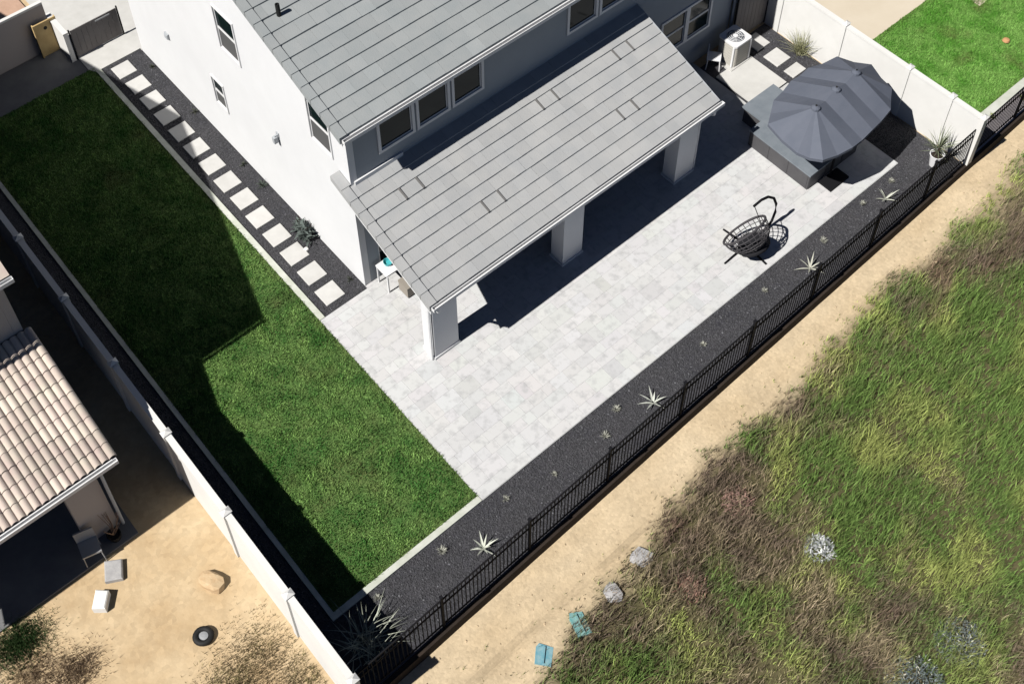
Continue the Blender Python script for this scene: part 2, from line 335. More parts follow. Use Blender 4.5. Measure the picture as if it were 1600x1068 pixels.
def meadow():
    n = 115000; u = -8+29*rng.random(n); d = .5+10.5*rng.random(n)**.9; v = FV(u)-.12-d
    w = np.clip((d-edge_d(u, v))/.7, 0, 1)
    keep = (rng.random(n) < w*.97+.012+.05*np.clip((d-edge_d(u, v)+.7)/.7, 0, 1)); u, v, d, w = u[keep], v[keep], d[keep], w[keep]
    dens = fbm(u*2.6, v*2.6, 61, 3); k2 = rng.random(len(u)) < .35+1.5*np.clip(dens-.22, 0, 1); u, v, d, w, dens = u[k2], v[k2], d[k2], w[k2], dens[k2]; tone = .70+.6*rng.random(len(u))
    cl = np.repeat(np.arange(len(u)), 3); n = len(cl)
    u2 = u[cl]+rng.normal(size=n)*.028; v2 = v[cl]+rng.normal(size=n)*.028
    P = Wn(u2, v2, 0.); P[:, 2] = ground_z(u2, v2)-.01
    g = fbm(u[cl]*.33, v[cl]*.33, 71, 3)+.55*(fbm(u[cl]*1.3, v[cl]*1.3, 73)-.5)+.06*np.clip((d[cl]-2.5)/2, 0, 1)+.15-sum(a*np.exp(-((u[cl]-cu)/su)**2-((v[cl]-cv)/sv)**2) for cu, cv, su, sv, a in ((2.2, -10.75, 1.9, .75, .30), (10.4, -10.2, 2.6, .8, .24), (6.4, -9.9, 1.7, .6, .20), (8.6, -14.0, 1.3, .7, .14), (15.5, -10.0, 1.6, .7, .12), (7.6, -11.6, 1.2, .5, .12), (.3, -13.6, 1.0, .5, .10)))
    green = np.clip((g-.41)*5+(rng.normal(size=len(u))*.30)[cl]+rng.normal(size=n)*.12, 0, 1)[:, None]
    yl = np.clip((fbm(u[cl]*.9, v[cl]*.9, 81)-.45)*4, 0, 1)[:, None]
    red = np.clip((fbm(u[cl]*.55+9, v[cl]*.55, 91)-.60)*7, 0, 1)[:, None]
    gr = np.array([.185, .295, .075])*(1-yl)+np.array([.44, .50, .15])*yl
    br = np.array([.245, .185, .135])*(1-yl)+np.array([.43, .35, .22])*yl; br = br*(1-red*.6)+np.array([.24, .14, .105])*red*.6
    C = (br*(1-green)+gr*green)*tone[cl][:, None]*(.55+.9*rng.random((n, 1)))
    L = (.15+.34*fbm(u[cl]*.9, v[cl]*.9, 101))*(.5+.9*rng.random(n))*np.clip(w[cl]+.25, 0, 1)*(.65+.7*dens[cl])
    lean = rng.normal(size=(n, 2))*.045*(L/.2)[:, None]+np.array([.015, -.015])*(L/.2)[:, None]
    V, F, C = blades(P, L, .005+.008*rng.random(n), lean, 2, C)
    o = bulk('meadow_grass', V, F, C, blade_m); tag(o, 'long wild grass, green and dried brown, on the hillside below the track', 'grass', kind='stuff')
meadow()
def dry_grass(name, spots, n, label, cols, hmax=.16):
    U = []; Vv = []; 
    for (u, v, ru, rv) in spots:
        k = n//len(spots); U.append(u+ru*rng.normal(size=k)*.5); Vv.append(v+rv*rng.normal(size=k)*.5)
    U = np.concatenate(U); Vv = np.concatenate(Vv); ok = (U < -6.85) & (Vv > FV(U)+.1); U, Vv = U[ok], Vv[ok]; k = len(U)
    t = np.clip((fbm(U*1.5, Vv*1.5, 14)-.5)*3+.5, 0, 1)[:, None]; C = (np.array(cols[0])*(1-t)+np.array(cols[1])*t)*(.6+.7*rng.random((k, 1)))
    V, F, C = blades(Wn(U, Vv, -.06), hmax*(.4+rng.random(k)), np.full(k, .008), rng.normal(size=(k, 2))*.022, 1, C)
    tag(bulk(name, V, F, C, blade_m), label, 'grass', kind='stuff')
dry_grass('dry_grass', [(-7.7, -6.4, .9, .9), (-7.3, -7.6, .8, .9), (-8.6, -6.6, .9, .7), (-8.9, -7.6, 1.2, .7)], 8000, 'dry olive weeds against the white wall in the neighbouring dirt yard', [(.36, .28, .16), (.25, .22, .09)], .11)
dry_grass('dry_grass', [(-11.7, -3.5, .8, .6), (-10.9, -4.0, .6, .5)], 3500, 'dry brown weeds at the bottom left of the dirt yard', [(.32, .23, .15), (.42, .31, .19)], .11)
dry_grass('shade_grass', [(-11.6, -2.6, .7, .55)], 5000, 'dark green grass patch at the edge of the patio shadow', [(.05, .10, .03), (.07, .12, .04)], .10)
# scattered weeds along the track edge are part of the meadow; small clods on the track
def clods():
    k = 900; u = -7+27*rng.random(k); d = .15+3.2*rng.random(k)**.7; v = FV(u)-.12-d; s = .008+.028*rng.random(k)**3
    P = Wn(u, v, 0.); P[:, 2] = ground_z(u, v)+s*.2
    o6 = np.array([[1, 0, 0], [0, 1, 0], [-1, 0, 0], [0, -1, 0], [0, 0, .8]])
    V = (P[:, None, :]+o6[None]*s[:, None, None]*(.7+.6*rng.random((k, 5, 1)))).reshape(-1, 3)
    F = (np.arange(k)[:, None, None]*5+np.array([[0, 1, 4], [1, 2, 4], [2, 3, 4], [3, 0, 4]])).reshape(-1, 3)
    c = np.array([.55, .42, .27])*(.6+.6*rng.random((k, 1)))
    tag(bulk('dirt_clods', V, F, np.repeat(c, 4, 0), peb_m), 'small clods and stones strewn over the bare dirt track', 'dirt', kind='stuff')
clods()

# ------------------------------------------------------------------ walls and windows
def wall_mesh(fn, a0, a1, z0, z1, t, holes):
    """wall in the (a,z) plane, thickness t inwards; fn(a, depth, z)"""
    A = sorted({a0, a1, *[h[0] for h in holes], *[h[1] for h in holes]}); Z = sorted({z0, z1, *[h[2] for h in holes], *[h[3] for h in holes]})
    mb = MB(); ins = lambda a, z: a0 < a < a1 and z0 < z < z1 and not any(h[0] < a < h[1] and h[2] < z < h[3] for h in holes)
    na, nz = len(A)-1, len(Z)-1; solid = [[ins((A[i]+A[i+1])/2, (Z[j]+Z[j+1])/2) for j in range(nz)] for i in range(na)]
    S_ = lambda i, j: 0 <= i < na and 0 <= j < nz and solid[i][j]
    for i in range(na):
        for j in range(nz):
            if not solid[i][j]: continue
            a, b, c, d = A[i], A[i+1], Z[j], Z[j+1]
            for k, rv in ((0, 0), (t, 1)):
                q = [fn(a, k, c), fn(b, k, c), fn(b, k, d), fn(a, k, d)]; mb.add(q if not rv else q[::-1], [(0, 1, 2, 3)])
            if not S_(i-1, j): mb.add([fn(a, 0, c), fn(a, t, c), fn(a, t, d), fn(a, 0, d)], [(3, 2, 1, 0)])
            if not S_(i+1, j): mb.add([fn(b, 0, c), fn(b, t, c), fn(b, t, d), fn(b, 0, d)], [(0, 1, 2, 3)])
            if not S_(i, j-1): mb.add([fn(a, 0, c), fn(b, 0, c), fn(b, t, c), fn(a, t, c)], [(0, 1, 2, 3)])
            if not S_(i, j+1): mb.add([fn(a, 0, d), fn(b, 0, d), fn(b, t, d), fn(a, t, d)], [(3, 2, 1, 0)])
    return mb
def window(fn, a0, a1, z0, z1, parent, split='h', m_frame=trim, surround=0., lower=screen):
    """window in a wall opening: frame, panes, middle sash bar, optional raised surround"""
    fr = MB(); f = .032
    def bx(mb, a, b, c, d, k0, k1): mb.hexa([fn(a, k0, c), fn(b, k0, c), fn(b, k1, c), fn(a, k1, c), fn(a, k0, d), fn(b, k0, d), fn(b, k1, d), fn(a, k1, d)])
    bx(fr, a0+.002, a0+f, z0+.002, z1-.002, .008, .07); bx(fr, a1-f, a1-.002, z0+.002, z1-.002, .008, .07); bx(fr, a0+f, a1-f, z0+.002, z0+f, .008, .07); bx(fr, a0+f, a1-f, z1-f, z1-.002, .008, .07)
    if surround:
        s = surround
        bx(fr, a0-s, a0, z0-s, z1+s, -.035, -.002); bx(fr, a1, a1+s, z0-s, z1+s, -.035, -.002); bx(fr, a0, a1, z0-s, z0, -.035, -.002); bx(fr, a0, a1, z1, z1+s, -.035, -.002)
    w = fr.build('window', m_frame, parent)
    if split == 'h':
        zm = (z0+z1)/2; sb = MB(); bx(sb, a0+f, a1-f, zm-.03, zm+.03, .006, .05); sb.build('sash_bar', m_frame, w)
        for c, d, mm, k in ((zm+.03, z1-f, glass, .025), (z0+f, zm-.03, lower, .02)):
            p = MB(); bx(p, a0+f, a1-f, c, d, k, k+.008); p.build('pane', mm, w)
    elif split == 'v':
        am = (a0+a1)/2; sb = MB(); bx(sb, am-.03, am+.03, z0+f, z1-f, .006, .05); sb.build('sash_bar', m_frame, w)
        for c, d in ((a0+f, am-.03), (am+.03, a1-f)):
            p = MB(); bx(p, c, d, z0+f, z1-f, .025, .033); p.build('pane', glass, w)
    else:
        p = MB(); bx(p, a0+f, a1-f, z0+f, z1-f, .025, .033); p.build('pane', glass, w)
    return w
def tile_mesh(w, ex, slope, m_, t0=.018, t1=.062, lap=.05):
    """one flat roof tile, origin at the middle of its lower edge on the roof plane"""
    g = .0015; p = []
    for (x, y, h) in ((-w/2+g, 0, .002), (w/2-g, 0, .002), (w/2-g, ex+lap, .0), (-w/2+g, ex+lap, .0), (-w/2+g, 0, t1), (w/2-g, 0, t1), (w/2-g, ex+lap, t0), (-w/2+g, ex+lap, t0)):
        q = W(x, y, slope*y+h)-W(0, 0, 0); p.append(q)
    b = MB(); b.hexa(p); me = bpy.data.meshes.new('roof_tile'); me.from_pydata([tuple(q) for q in b.v], [], b.f); me.materials.append(m_); return me
def roman_tile_mesh(w, ex, slope, m_):
    """double-roll tile: two rounded rolls across its width"""
    prof = []; n = 12
    for i in range(n+1):
        x = -w/2+.003+(w-.006)*i/n; prof.append((x, .012+.05*abs(math.sin(math.pi*2*i/n))**.8))
    vs = []; 
    for y, dz in ((0, .03), (ex+.06, -.004)):
        for x, h in prof: vs.append(W(x, y, slope*y+h+dz)-W(0, 0, 0))
    for x, h in prof: vs.append(W(x, 0, h+.005)-W(0, 0, 0))
    k = n+1; fs = [(i, i+1, k+i+1, k+i) for i in range(n)]+[(2*k+i, 2*k+i+1, i+1, i) for i in range(n)]
    me = bpy.data.meshes.new('roof_tile'); me.from_pydata([tuple(q) for q in vs], [], fs); me.materials.append(m_); return me
def lay_tiles(parent, u0, u1, v0, v1, z0, slope, w, ex, mesh, limit=300, z_off=0., half=None):
    """courses of single tile objects; those out of view or past the limit go into one joined part"""
    base = off(parent); spots = []; k = 0; v = v0
    while v < v1-.05:
        u = u0+w/2; zc = z0+slope*(v-v0)
        if half and k % 2: spots.append((u0+w/4, v, zc, 1)); u += w/2
        while u <= u1-w/2+.01: spots.append((u, v, zc, 0)); u += w
        if half and u-w/2 < u1-w*.3: spots.append((u-w/4, v, zc, 1))
        v += ex; k += 1
    seen = [s for s in spots if in_frame(W(*s[:3]), 12)]
    seen.sort(key=lambda s: s[3]*100+(W(*s[:3])-Vector((0, 0, CAMH))).length); seen = seen[:limit]; ss = set(seen)
    for s in spots:
        if s not in ss: continue
        o = bpy.data.objects.new('roof_tile', half if s[3] else mesh); col.objects.link(o); o.parent = parent; o.location = W(*s[:3])-base+Vector((0, 0, rng.normal()*.0025+z_off))
        o.rotation_euler = (rng.normal()*.003, rng.normal()*.003, 0)
    rest = [s for s in spots if s not in ss]
    if rest:
        mm_ = [([v_.co.copy() for v_ in e.vertices], [tuple(p.vertices) for p in e.polygons]) for e in ([mesh, half] if half else [mesh])]; b = MB()
        for s in rest: b.add([q+W(*s[:3]) for q in mm_[s[3]][0]], mm_[s[3]][1])
        b.build('distant_tiles', mesh.materials[0], parent, kind='stuff')
def gutter(name, u0, u1, v, z, parent, m_=trim):
    b = MB(); b.box(u0, u1, v-.11, v-.095, z-.10, z); b.box(u0, u1, v-.015, v, z-.10, z-.004); b.box(u0, u1, v-.095, v-.015, z-.10, z-.085)
    b.box(u0, u0+.01, v-.095, v-.015, z-.085, z-.002); b.box(u1-.01, u1, v-.095, v-.015, z-.085, z-.002); return b.build(name, m_, parent)
def roof_slab(name, u0, u1, v0, v1, z0, slope, t, m_, parent):
    z = lambda v: z0+slope*(v-v0); b = MB()
    b.hexa([W(u0, v0, z(v0)-t), W(u1, v0, z(v0)-t), W(u1, v1, z(v1)-t), W(u0, v1, z(v1)-t), W(u0, v0, z(v0)), W(u1, v0, z(v0)), W(u1, v1, z(v1)), W(u0, v1, z(v1))]); return b.build(name, m_, parent)
def rake(parent, u0, u1, v0, v1, z0, slope, ex, m_, n_max=60):
    """edge tiles along a gable, one piece per course"""
    z = lambda v: z0+slope*(v-v0); v = v0-.02; k = 0
    while v < v1-.02:
        e = min(v+ex+.04, v1); b = MB()
        b.hexa([W(u0, v, z(v)-.10), W(u1, v, z(v)+.01), W(u1, e, z(e)+.01), W(u0, e, z(e)-.10), W(u0, v, z(v)+.088), W(u1, v, z(v)+.088), W(u1, e, z(e)+.062), W(u0, e, z(e)+.062)])
        b.build('rake_tile', m_, parent); v += ex; k += 1

# ------------------------------------------------------------------ the house
house = thing('house', 'white stucco two-storey house with grey tiled roof and covered patio', 'house', W(0, 0, 0))
SL = .346; VE, ZE = -.31, 5.70; VR = 6.0; ZR = ZE+SL*(VR-VE); UR = 14.35; VF = 12.0
fnG = lambda a, d, z: W(d, a, z)            # gable wall, outside at u=0
fnB = lambda a, d, z: W(a, d, z)            # back wall, outside at v=0
gw = [(4.90, 5.84, 4.20, 5.50), (6.40, 6.98, 1.52, 2.44), (.70, 1.58, 4.20, 5.50)]
g = wall_mesh(fnG, .0, VF, 0, 5.60, .2, gw)
zt = lambda v: ZE+SL*(min(v, 2*VR-v)-VE)-.09
ring = [(0, 5.60), (VF, 5.60), (VF, zt(VF)), (VR, zt(VR)), (0, zt(0))]
n = len(ring); g.add([W(0, a, z) for a, z in ring]+[W(.2, a, z) for a, z in ring], [tuple(range(n))[::-1], tuple(range(n, 2*n))]+[(i, (i+1) % n, n+(i+1) % n, n+i) for i in range(n)])
g.build('wall', stucco, house)
for a0, a1, z0, z1 in gw: window(fnG, a0, a1, z0, z1, house, 'h', surround=.045)
bw = [(.99, 1.98, 4.30, 5.28), (2.20, 3.12, 4.30, 5.28), (3.34, 4.24, 4.30, 5.28), (7.32, 8.30, 4.30, 5.28), (8.52, 9.45, 4.30, 5.28), (11.2, 12.2, 1.2, 2.35), (12.36, 13.3, 1.2, 2.35), (.55, 3.2, .05, 2.3), (5.0, 6.8, .9, 2.2), (11.2, 13.2, 4.3, 5.28)]
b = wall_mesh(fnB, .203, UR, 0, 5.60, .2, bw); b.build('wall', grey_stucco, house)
for k, (a0, a1, z0, z1) in enumerate(bw): window(fnB, a0, a1, z0, z1, house, 'v' if k in (7, 8) else 'n' if k < 5 else 'h', surround=.08 if k != 7 else 0, lower=glass)
b = MB(); b.box(UR-.2, UR, .203, VF-.203, 0, 5.60); b.box(.203, UR, VF-.2, VF, 0, 5.60); b.build('wall', stucco, house)
roof = roof_slab('roof', -.24, UR+.3, VE, VR, ZE, SL, .09, deck_m, house)
b = MB(); zz = lambda v: ZR-SL*(v-VR)
b.hexa([W(-.24, VR, ZR-.09), W(UR+.3, VR, ZR-.09), W(UR+.3, 12.42, zz(12.42)-.09), W(-.24, 12.42, zz(12.42)-.09), W(-.24, VR, ZR), W(UR+.3, VR, ZR), W(UR+.3, 12.42, zz(12.42)+.06), W(-.24, 12.42, zz(12.42)+.06)])
b.build('front_slope', tile_m, roof)
EX = .365
lay_tiles(roof, -.10, UR+.28, VE, VR-.05, ZE, SL, .43, EX, tile_mesh(.43, EX, SL, tile_m), half=tile_mesh(.215, EX, SL, tile_m))
rake(roof, -.32, -.105, VE, VR, ZE, SL, EX, tile_m)
b = MB(); b.hexa([W(-.262, VE, ZE-.22), W(-.242, VE, ZE-.22), W(-.242, VR, ZR-.22), W(-.262, VR, ZR-.22), W(-.262, VE, ZE-.03), W(-.242, VE, ZE-.03), W(-.242, VR, ZR-.03), W(-.262, VR, ZR-.03)]); b.build('rake_board', trim, roof)
b = MB(); b.box(-.24, UR+.3, VE-.022, VE-.002, ZE-.17, ZE-.005); b.build('fascia', trim, roof)
gutter('gutter', -.26, UR+.3, VE-.024, ZE+.0, roof)
f = frame(.35, 2.9, 6.82); b = MB(); b.lathe([(.055, -.1), (.055, .34), (.035, .34), (.035, .3)], f, 10); b.build('vent_pipe', black_m, roof)
# wall lamp and vent on the gable, meter pipe
f = lambda x, y, z: W(-x, 3.5+y, 2.8+z)
b = MB(); b.box(.003, .03, -.06, .06, -.12, .12, fn=f); b.box(.03, .12, -.025, .025, .02, .06, fn=f); b.prism([(.05, -.055), (.17, -.055), (.17, .055), (.05, .055)], -.17, .02, fn=f); b.build('wall_lamp', grey_trim, house)
f = lambda x, y, z: W(-x, 9.5+y, 2.2+z)
b = MB(); b.box(.003, .05, -.10, .10, -.09, .09, fn=f); [b.box(.05, .08, -.08, .08, -.07+k*.05, -.05+k*.05, fn=f) for k in range(3)]; b.build('wall_vent', grey_trim, house)

# covered patio
PS = .316; PV, PZ = -3.42, 2.66; PU0, PU1 = -.24, 9.95
prf = roof_slab('patio_roof', PU0+.03, PU1-.01, PV, -.003, PZ, PS, .10, deck_m, house)
PEX = .342
TW = (PU1+.06)/29.5
lay_tiles(prf, -.06, PU1, PV, -.08, PZ, PS, TW, PEX, tile_mesh(TW, PEX, PS, tile_p, lap=.03), half=tile_mesh(TW/2, PEX, PS, tile_p, lap=.03))
rake(prf, PU0-.05, -.065, PV, .0, PZ, PS, PEX, tile_p)
b = MB(); zq = lambda v: PZ+PS*(v-PV)
b.hexa([W(-.29, .0, zq(0)-.10), W(-.012, .0, zq(0)-.10), W(-.012, .46, zq(.46)-.10), W(-.29, .46, zq(.46)-.10), W(-.29, .0, zq(0)+.08), W(-.012, .0, zq(0)+.08), W(-.012, .46, zq(.46)+.06), W(-.29, .46, zq(.46)+.06)]); b.build('rake_return', tile_p, prf)
b = MB(); b.hexa([W(PU0-.01, PV, PZ-.26), W(PU0+.015, PV, PZ-.26), W(PU0+.015, 0, zq(0)-.26), W(PU0-.01, 0, zq(0)-.26), W(PU0-.01, PV, PZ-.11), W(PU0+.015, PV, PZ-.11), W(PU0+.015, 0, zq(0)-.11), W(PU0-.01, 0, zq(0)-.11)]); b.build('rake_board', trim, prf)
b = MB(); b.hexa([W(PU1-.005, PV, PZ-.24), W(PU1+.02, PV, PZ-.24), W(PU1+.02, 0, zq(0)-.24), W(PU1-.005, 0, zq(0)-.24), W(PU1-.005, PV, PZ+.05), W(PU1+.02, PV, PZ+.05), W(PU1+.02, 0, zq(0)+.05), W(PU1-.005, 0, zq(0)+.05)]); b.build('rake_board', grey_trim, prf)
b = MB(); b.box(PU0+.03, PU1-.01, PV-.022, PV-.002, PZ-.19, PZ-.008); b.build('fascia', trim, prf)
gutter('gutter', PU0, PU1+.08, PV-.024, PZ+.02, prf)
b = MB(); b.box(.10, 1.6, -.055, -.006, zq(0)-.05, zq(0)+.12); b.build('flashing', trim, prf)
for u, v in ((1.22, -.98), (2.75, -2.30), (5.80, -.98), (8.60, -.98), (7.50, -2.30)):
    k = round((v-PV)/PEX-.3); v0 = PV+k*PEX; z = lambda v: zq(v)
    for a0, a1, h in ((u-.29, u-.25, .088), (u+.25, u+.29, .088)):
        b = MB(); b.hexa([W(a0, v0-.01, z(v0)+.03), W(a1, v0-.01, z(v0)+.03), W(a1, v0+PEX, z(v0+PEX)+.0), W(a0, v0+PEX, z(v0+PEX)+.0), W(a0, v0-.01, z(v0)+h), W(a1, v0-.01, z(v0)+h), W(a1, v0+PEX, z(v0+PEX)+h-.03), W(a0, v0+PEX, z(v0+PEX)+h-.03)])
        b.build('vent_flank', mat('vent_dark', (.16, .155, .15), .8), prf)
b = MB(); b.box(.0, 9.66, -3.06, -2.62, 2.18, 2.50); b.build('beam', stucco, house)
for u0, u1 in ((.02, .80), (4.50, 5.22), (8.88, 9.64)):
    b = MB(); b.box(u0, u1, -3.08, -2.60, .022, 2.178); b.box(u0-.03, u1+.03, -3.11, -2.57, .022, .10); b.box(u0-.02, u1+.02, -3.10, -2.58, 2.08, 2.16); b.build('patio_post', stucco, house)
for u in (-.06, 9.72):
    b = MB(); b.tube([W(u, PV-.08, PZ-.07), W(u, PV-.06, PZ-.25), W(u, -3.10, PZ-.50), W(u, -3.03, PZ-.62), W(u, -3.03, .05)], .04, 8); b.build('downspout', trim, house)
b = MB(); b.tube([W(UR+.06, -.08, 5.5), W(UR+.06, -.08, .1)], .045, 8); b.build('downspout', grey_trim, house)

# ------------------------------------------------------------------ neighbouring house on the left
nb = thing('neighbour_house', 'neighbouring house with blush pink tiled patio roof at the left edge', 'house', W(-8.1, 1.5, 0))
NU, NV0, NVR = -8.1, 1.5, 9.0; NZ = 5.85; NS = .297
fnN = lambda a, d, z: W(a, NV0+d, z); fnE = lambda a, d, z: W(NU-d, a, z)
nw = [(-10.2, -8.75, 3.95, 5.1), (-13.4, -11.2, 3.95, 5.1), (-12.5, -9.6, .05, 2.2)]
wall_mesh(fnN, -18, NU-.203, 0, 5.7, .2, nw).build('wall', nb_stucco, nb)
for k, w in enumerate(nw): window(fnN, *w, nb, 'v', surround=.08 if k < 2 else 0, m_frame=grey_trim)
b = wall_mesh(lambda a, d, z: W(NU-d, a, z), NV0, 16.5, 0, 5.7, .2, [])
ztn = lambda v: NZ+NS*(min(v, 2*NVR-v)-1.14)-.10
ring = [(NV0, 5.7), (16.5, 5.7), (16.5, ztn(16.5)), (NVR, ztn(NVR)), (NV0, ztn(NV0))]
b.add([W(NU, a, z) for a, z in ring]+[W(NU-.2, a, z) for a, z in ring], [tuple(range(n)), tuple(range(n, 2*n))[::-1]]+[(i, (i+1) % n, n+(i+1) % n, n+i) for i in range(n)])
b.build('wall', nb_stucco, nb)
b = MB(); b.box(-18, -17.8, NV0+.203, 16.297, 0, 5.7); b.box(-18, NU-.203, 16.3, 16.5, 0, 5.7); b.build('wall', nb_stucco, nb)
nr = roof_slab('roof', -18.2, -7.9, 1.14, NVR, NZ, NS, .10, nb_tile, nb)
b = MB(); b.hexa([W(-18.2, NVR, NZ+NS*7.86-.1), W(-7.9, NVR, NZ+NS*7.86-.1), W(-7.9, 16.86, NZ-.1), W(-18.2, 16.86, NZ-.1), W(-18.2, NVR, NZ+NS*7.86), W(-7.9, NVR, NZ+NS*7.86), W(-7.9, 16.86, NZ), W(-18.2, 16.86, NZ)]); b.build('front_slope', nb_tile, nr)
gutter('gutter', -18.2, -7.88, 1.118, NZ-.02, nr)
NPV, NPZ, NPS = -1.95, 2.78, .30
npr = roof_slab('patio_roof', -14.04, -7.98, NPV, NV0-.003, NPZ, NPS, .12, deck_m, nb)
lay_tiles(npr, -14.05, -7.93, NPV, NV0-.1, NPZ, NPS, .36, .335, roman_tile_mesh(.36, .335, NPS, nb_tile), half=False)
b = MB(); b.box(-14, -8.06, NPV-.022, NPV-.002, NPZ-.19, NPZ); b.build('fascia', trim, npr)
gutter('gutter', -14, -7.98, NPV-.024, NPZ+.015, npr)
b = MB(); b.box(-9.28, -8.48, -1.60, -1.2, .002, 2.5); b.build('patio_post', nb_stucco, nb)
b = MB(); b.box(-14, -8.3, -1.55, -1.25, 2.502, 2.6); b.build('beam', nb_stucco, nb)
b = MB(); b.tube([W(-8.35, NPV-.05, NPZ-.1), W(-8.38, -1.70, 2.3), W(-8.40, -1.68, .05)], .04, 8); b.build('downspout', grey_trim, nb)

# ------------------------------------------------------------------ white boundary walls
def wall_fence(name, label, u, t, posts, h, parent_loc):
    r = thing(name, label, 'fence', parent_loc)
    for k, v in enumerate(posts):
        b = MB(); b.box(u-t/2-.035, u+t/2+.035, v-.075, v+.075, -.058, h+.03); p = b.build('post', white_vinyl, r)
        b = MB(); b.add([W(u-t/2-.05, v-.09, h+.032), W(u+t/2+.05, v-.09, h+.032), W(u+t/2+.05, v+.09, h+.032), W(u-t/2-.05, v+.09, h+.032), W(u, v, h+.10)], [(3, 2, 1, 0), (0, 1, 4), (1, 2, 4), (2, 3, 4), (3, 0, 4)]); b.build('cap', white_vinyl, p)
    for a, c in zip(posts[:-1], posts[1:]):
        a, c = min(a, c)+.077, max(a, c)-.077
        b = MB(); b.box(u-t/2+.012, u+t/2-.012, a, c, -.058, h-.07); p = b.build('panel', white_vinyl, r)
        b = MB(); b.box(u-t/2-.006, u+t/2+.006, a, c, h-.068, h); b.build('top_rail', white_vinyl, p)
    return r
wall_fence('boundary_fence', 'long white solid fence between the lawn and the neighbouring dirt yard', -6.68, .14, [-8.93, -6.57, -4.09, -1.50, 1.0, 3.5, 6.0, 8.5, 11.0, 13.9], 1.78, W(-6.68, 0, 0))
wall_fence('boundary_fence', 'bright white solid fence beyond the umbrella, beside the bright green lawn', 16.03, .14, [-8.22, -7.12, -5.58, -3.15, -.75, 1.7, 4.2, 6.7], 1.70, W(16.03, 0, 0))
# fences by the street side
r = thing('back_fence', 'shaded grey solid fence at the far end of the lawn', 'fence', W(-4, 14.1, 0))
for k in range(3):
    u1 = -1.95-k*2.3; b = MB(); b.box(u1-2.15, u1, 14.04, 14.14, -.058, 1.56); p = b.build('panel', nb_stucco, r)  # grey panel colour carries the shade on this side of the fence
    b = MB(); b.box(u1-2.15, u1, 14.03, 14.15, 1.562, 1.63); b.build('top_rail', white_vinyl, p)
    b = MB(); b.box(u1-2.298, u1-2.152, 14.01, 14.17, -.058, 1.68); b.build('post', white_vinyl, r)
b = MB(); b.box(-1.94, -1.79, 13.0, 14.2, -.058, 1.0); b.box(-1.95, -1.78, 12.99, 14.21, 1.0, 1.06)
o = b.build('gate_wall', white_vinyl, loc=W(-1.86, 13.6, 0)); tag(o, 'short white wall stub between plywood panel and dark side gate', 'wall')
def board_gate(label, u0, u1, v, h, n, latch=True):
    r = thing('side_gate', label, 'gate', W((u0+u1)/2, v, 0)); w = (u1-u0)/n
    for k in range(n):
        b = MB(); b.box(u0+k*w+.004, u0+(k+1)*w-.004, v-.012, v+.012, .05, h); b.build('board', gate_m, r)
    for z in (.2, h-.2):
        b = MB(); b.box(u0, u1, v+.014, v+.05, z-.04, z+.04); b.build('rail', iron, r)
    for u in (u0-.05, u1+.012):
        b = MB(); b.box(u, u+.04, v-.02, v+.03, .0, h+.05); b.build('gate_post', iron, r)
    if latch:
        b = MB(); b.box(u1-.75, u1-.25, v-.035, v-.014, h-.10, h-.06); b.build('latch_bar', metal_g, r)
    return r
board_gate('dark grey side gate beyond the stepping stones', -1.70, -.10, 13.05, 1.02, 9)
board_gate('dark brown side gate in shade behind the air conditioner', 14.42, 15.90, -.24, 1.75, 8, False)
r = thing('plywood_panel', 'pale plywood panel with a dark round hole leaning on the grey fence', 'panel', W(-2.15, 13.85, 0))
def fp(x, y, z): return W(-2.50+x, 13.80+y-z*.0+z*.05, z)
b = MB(); b.box(0, .70, 0, .03, 0, 1.12, fn=fp); b.build('board', wood_m, r)
b = MB(); b.box(-.035, 0, -.05, .05, 0, 1.15, fn=fp); b.box(.70, .735, -.05, .05, 0, 1.15, fn=fp); b.box(0, .70, -.05, -.002, 1.08, 1.15, fn=fp); b.build('batten', wood_m, r)
b = MB(); n_ = 14; ring = [(.35+.06*math.cos(2*math.pi*k/n_), .90+.06*math.sin(2*math.pi*k/n_)) for k in range(n_)]
b.add([fp(x, -.006, z) for x, z in ring], [tuple(range(n_))]); b.build('hole', black_m, r)

# ------------------------------------------------------------------ iron view fence
r = thing('iron_fence', 'long black iron picket fence between the gravel bed and the dirt track', 'fence', W(5, FV(5), 0))
posts = [-6.55, -4.15, -1.52, 1.07, 3.66, 6.25, 8.86, 11.46, 13.98, 16.05, 18.6, 21.2]
def fb(mb, u0, u1, d, z0, z1): mb.hexa([W(u0, FV(u0)+.05-d, z0), W(u1, FV(u1)+.05-d, z0), W(u1, FV(u1)+.05+d, z0), W(u0, FV(u0)+.05+d, z0), W(u0, FV(u0)+.05-d, z1), W(u1, FV(u1)+.05-d, z1), W(u1, FV(u1)+.05+d, z1), W(u0, FV(u0)+.05+d, z1)])
pk = MB(); pk.box(-.0095, .0095, -.0095, .0095, 0, 1.24, fn=lambda u, v, z: W(u, v, z)-W(0, 0, 0))
pme = bpy.data.meshes.new('picket'); pme.from_pydata(pk.v, [], pk.f); pme.materials.append(iron)
for a in posts:
    b = MB(); fb(b, a-.03, a+.03, .03, -.3, 1.40); p = b.build('post', iron, r)
    b = MB(); fb(b, a-.04, a+.04, .04, 1.402, 1.43); b.build('post_cap', iron, p)
for a, c in zip(posts[:-1], posts[1:]):
    for z in (.10, 1.02, 1.26):
        b = MB(); fb(b, a+.032, c-.032, .016, z, z+.034); b.build('rail', iron, r)
    n_ = round((c-a)/.115)
    for k in range(1, n_):
        u = a+(c-a)*k/n_; o = bpy.data.objects.new('picket', pme); col.objects.link(o); o.parent = r; o.location = W(u, FV(u)+.05, .05)-r.location

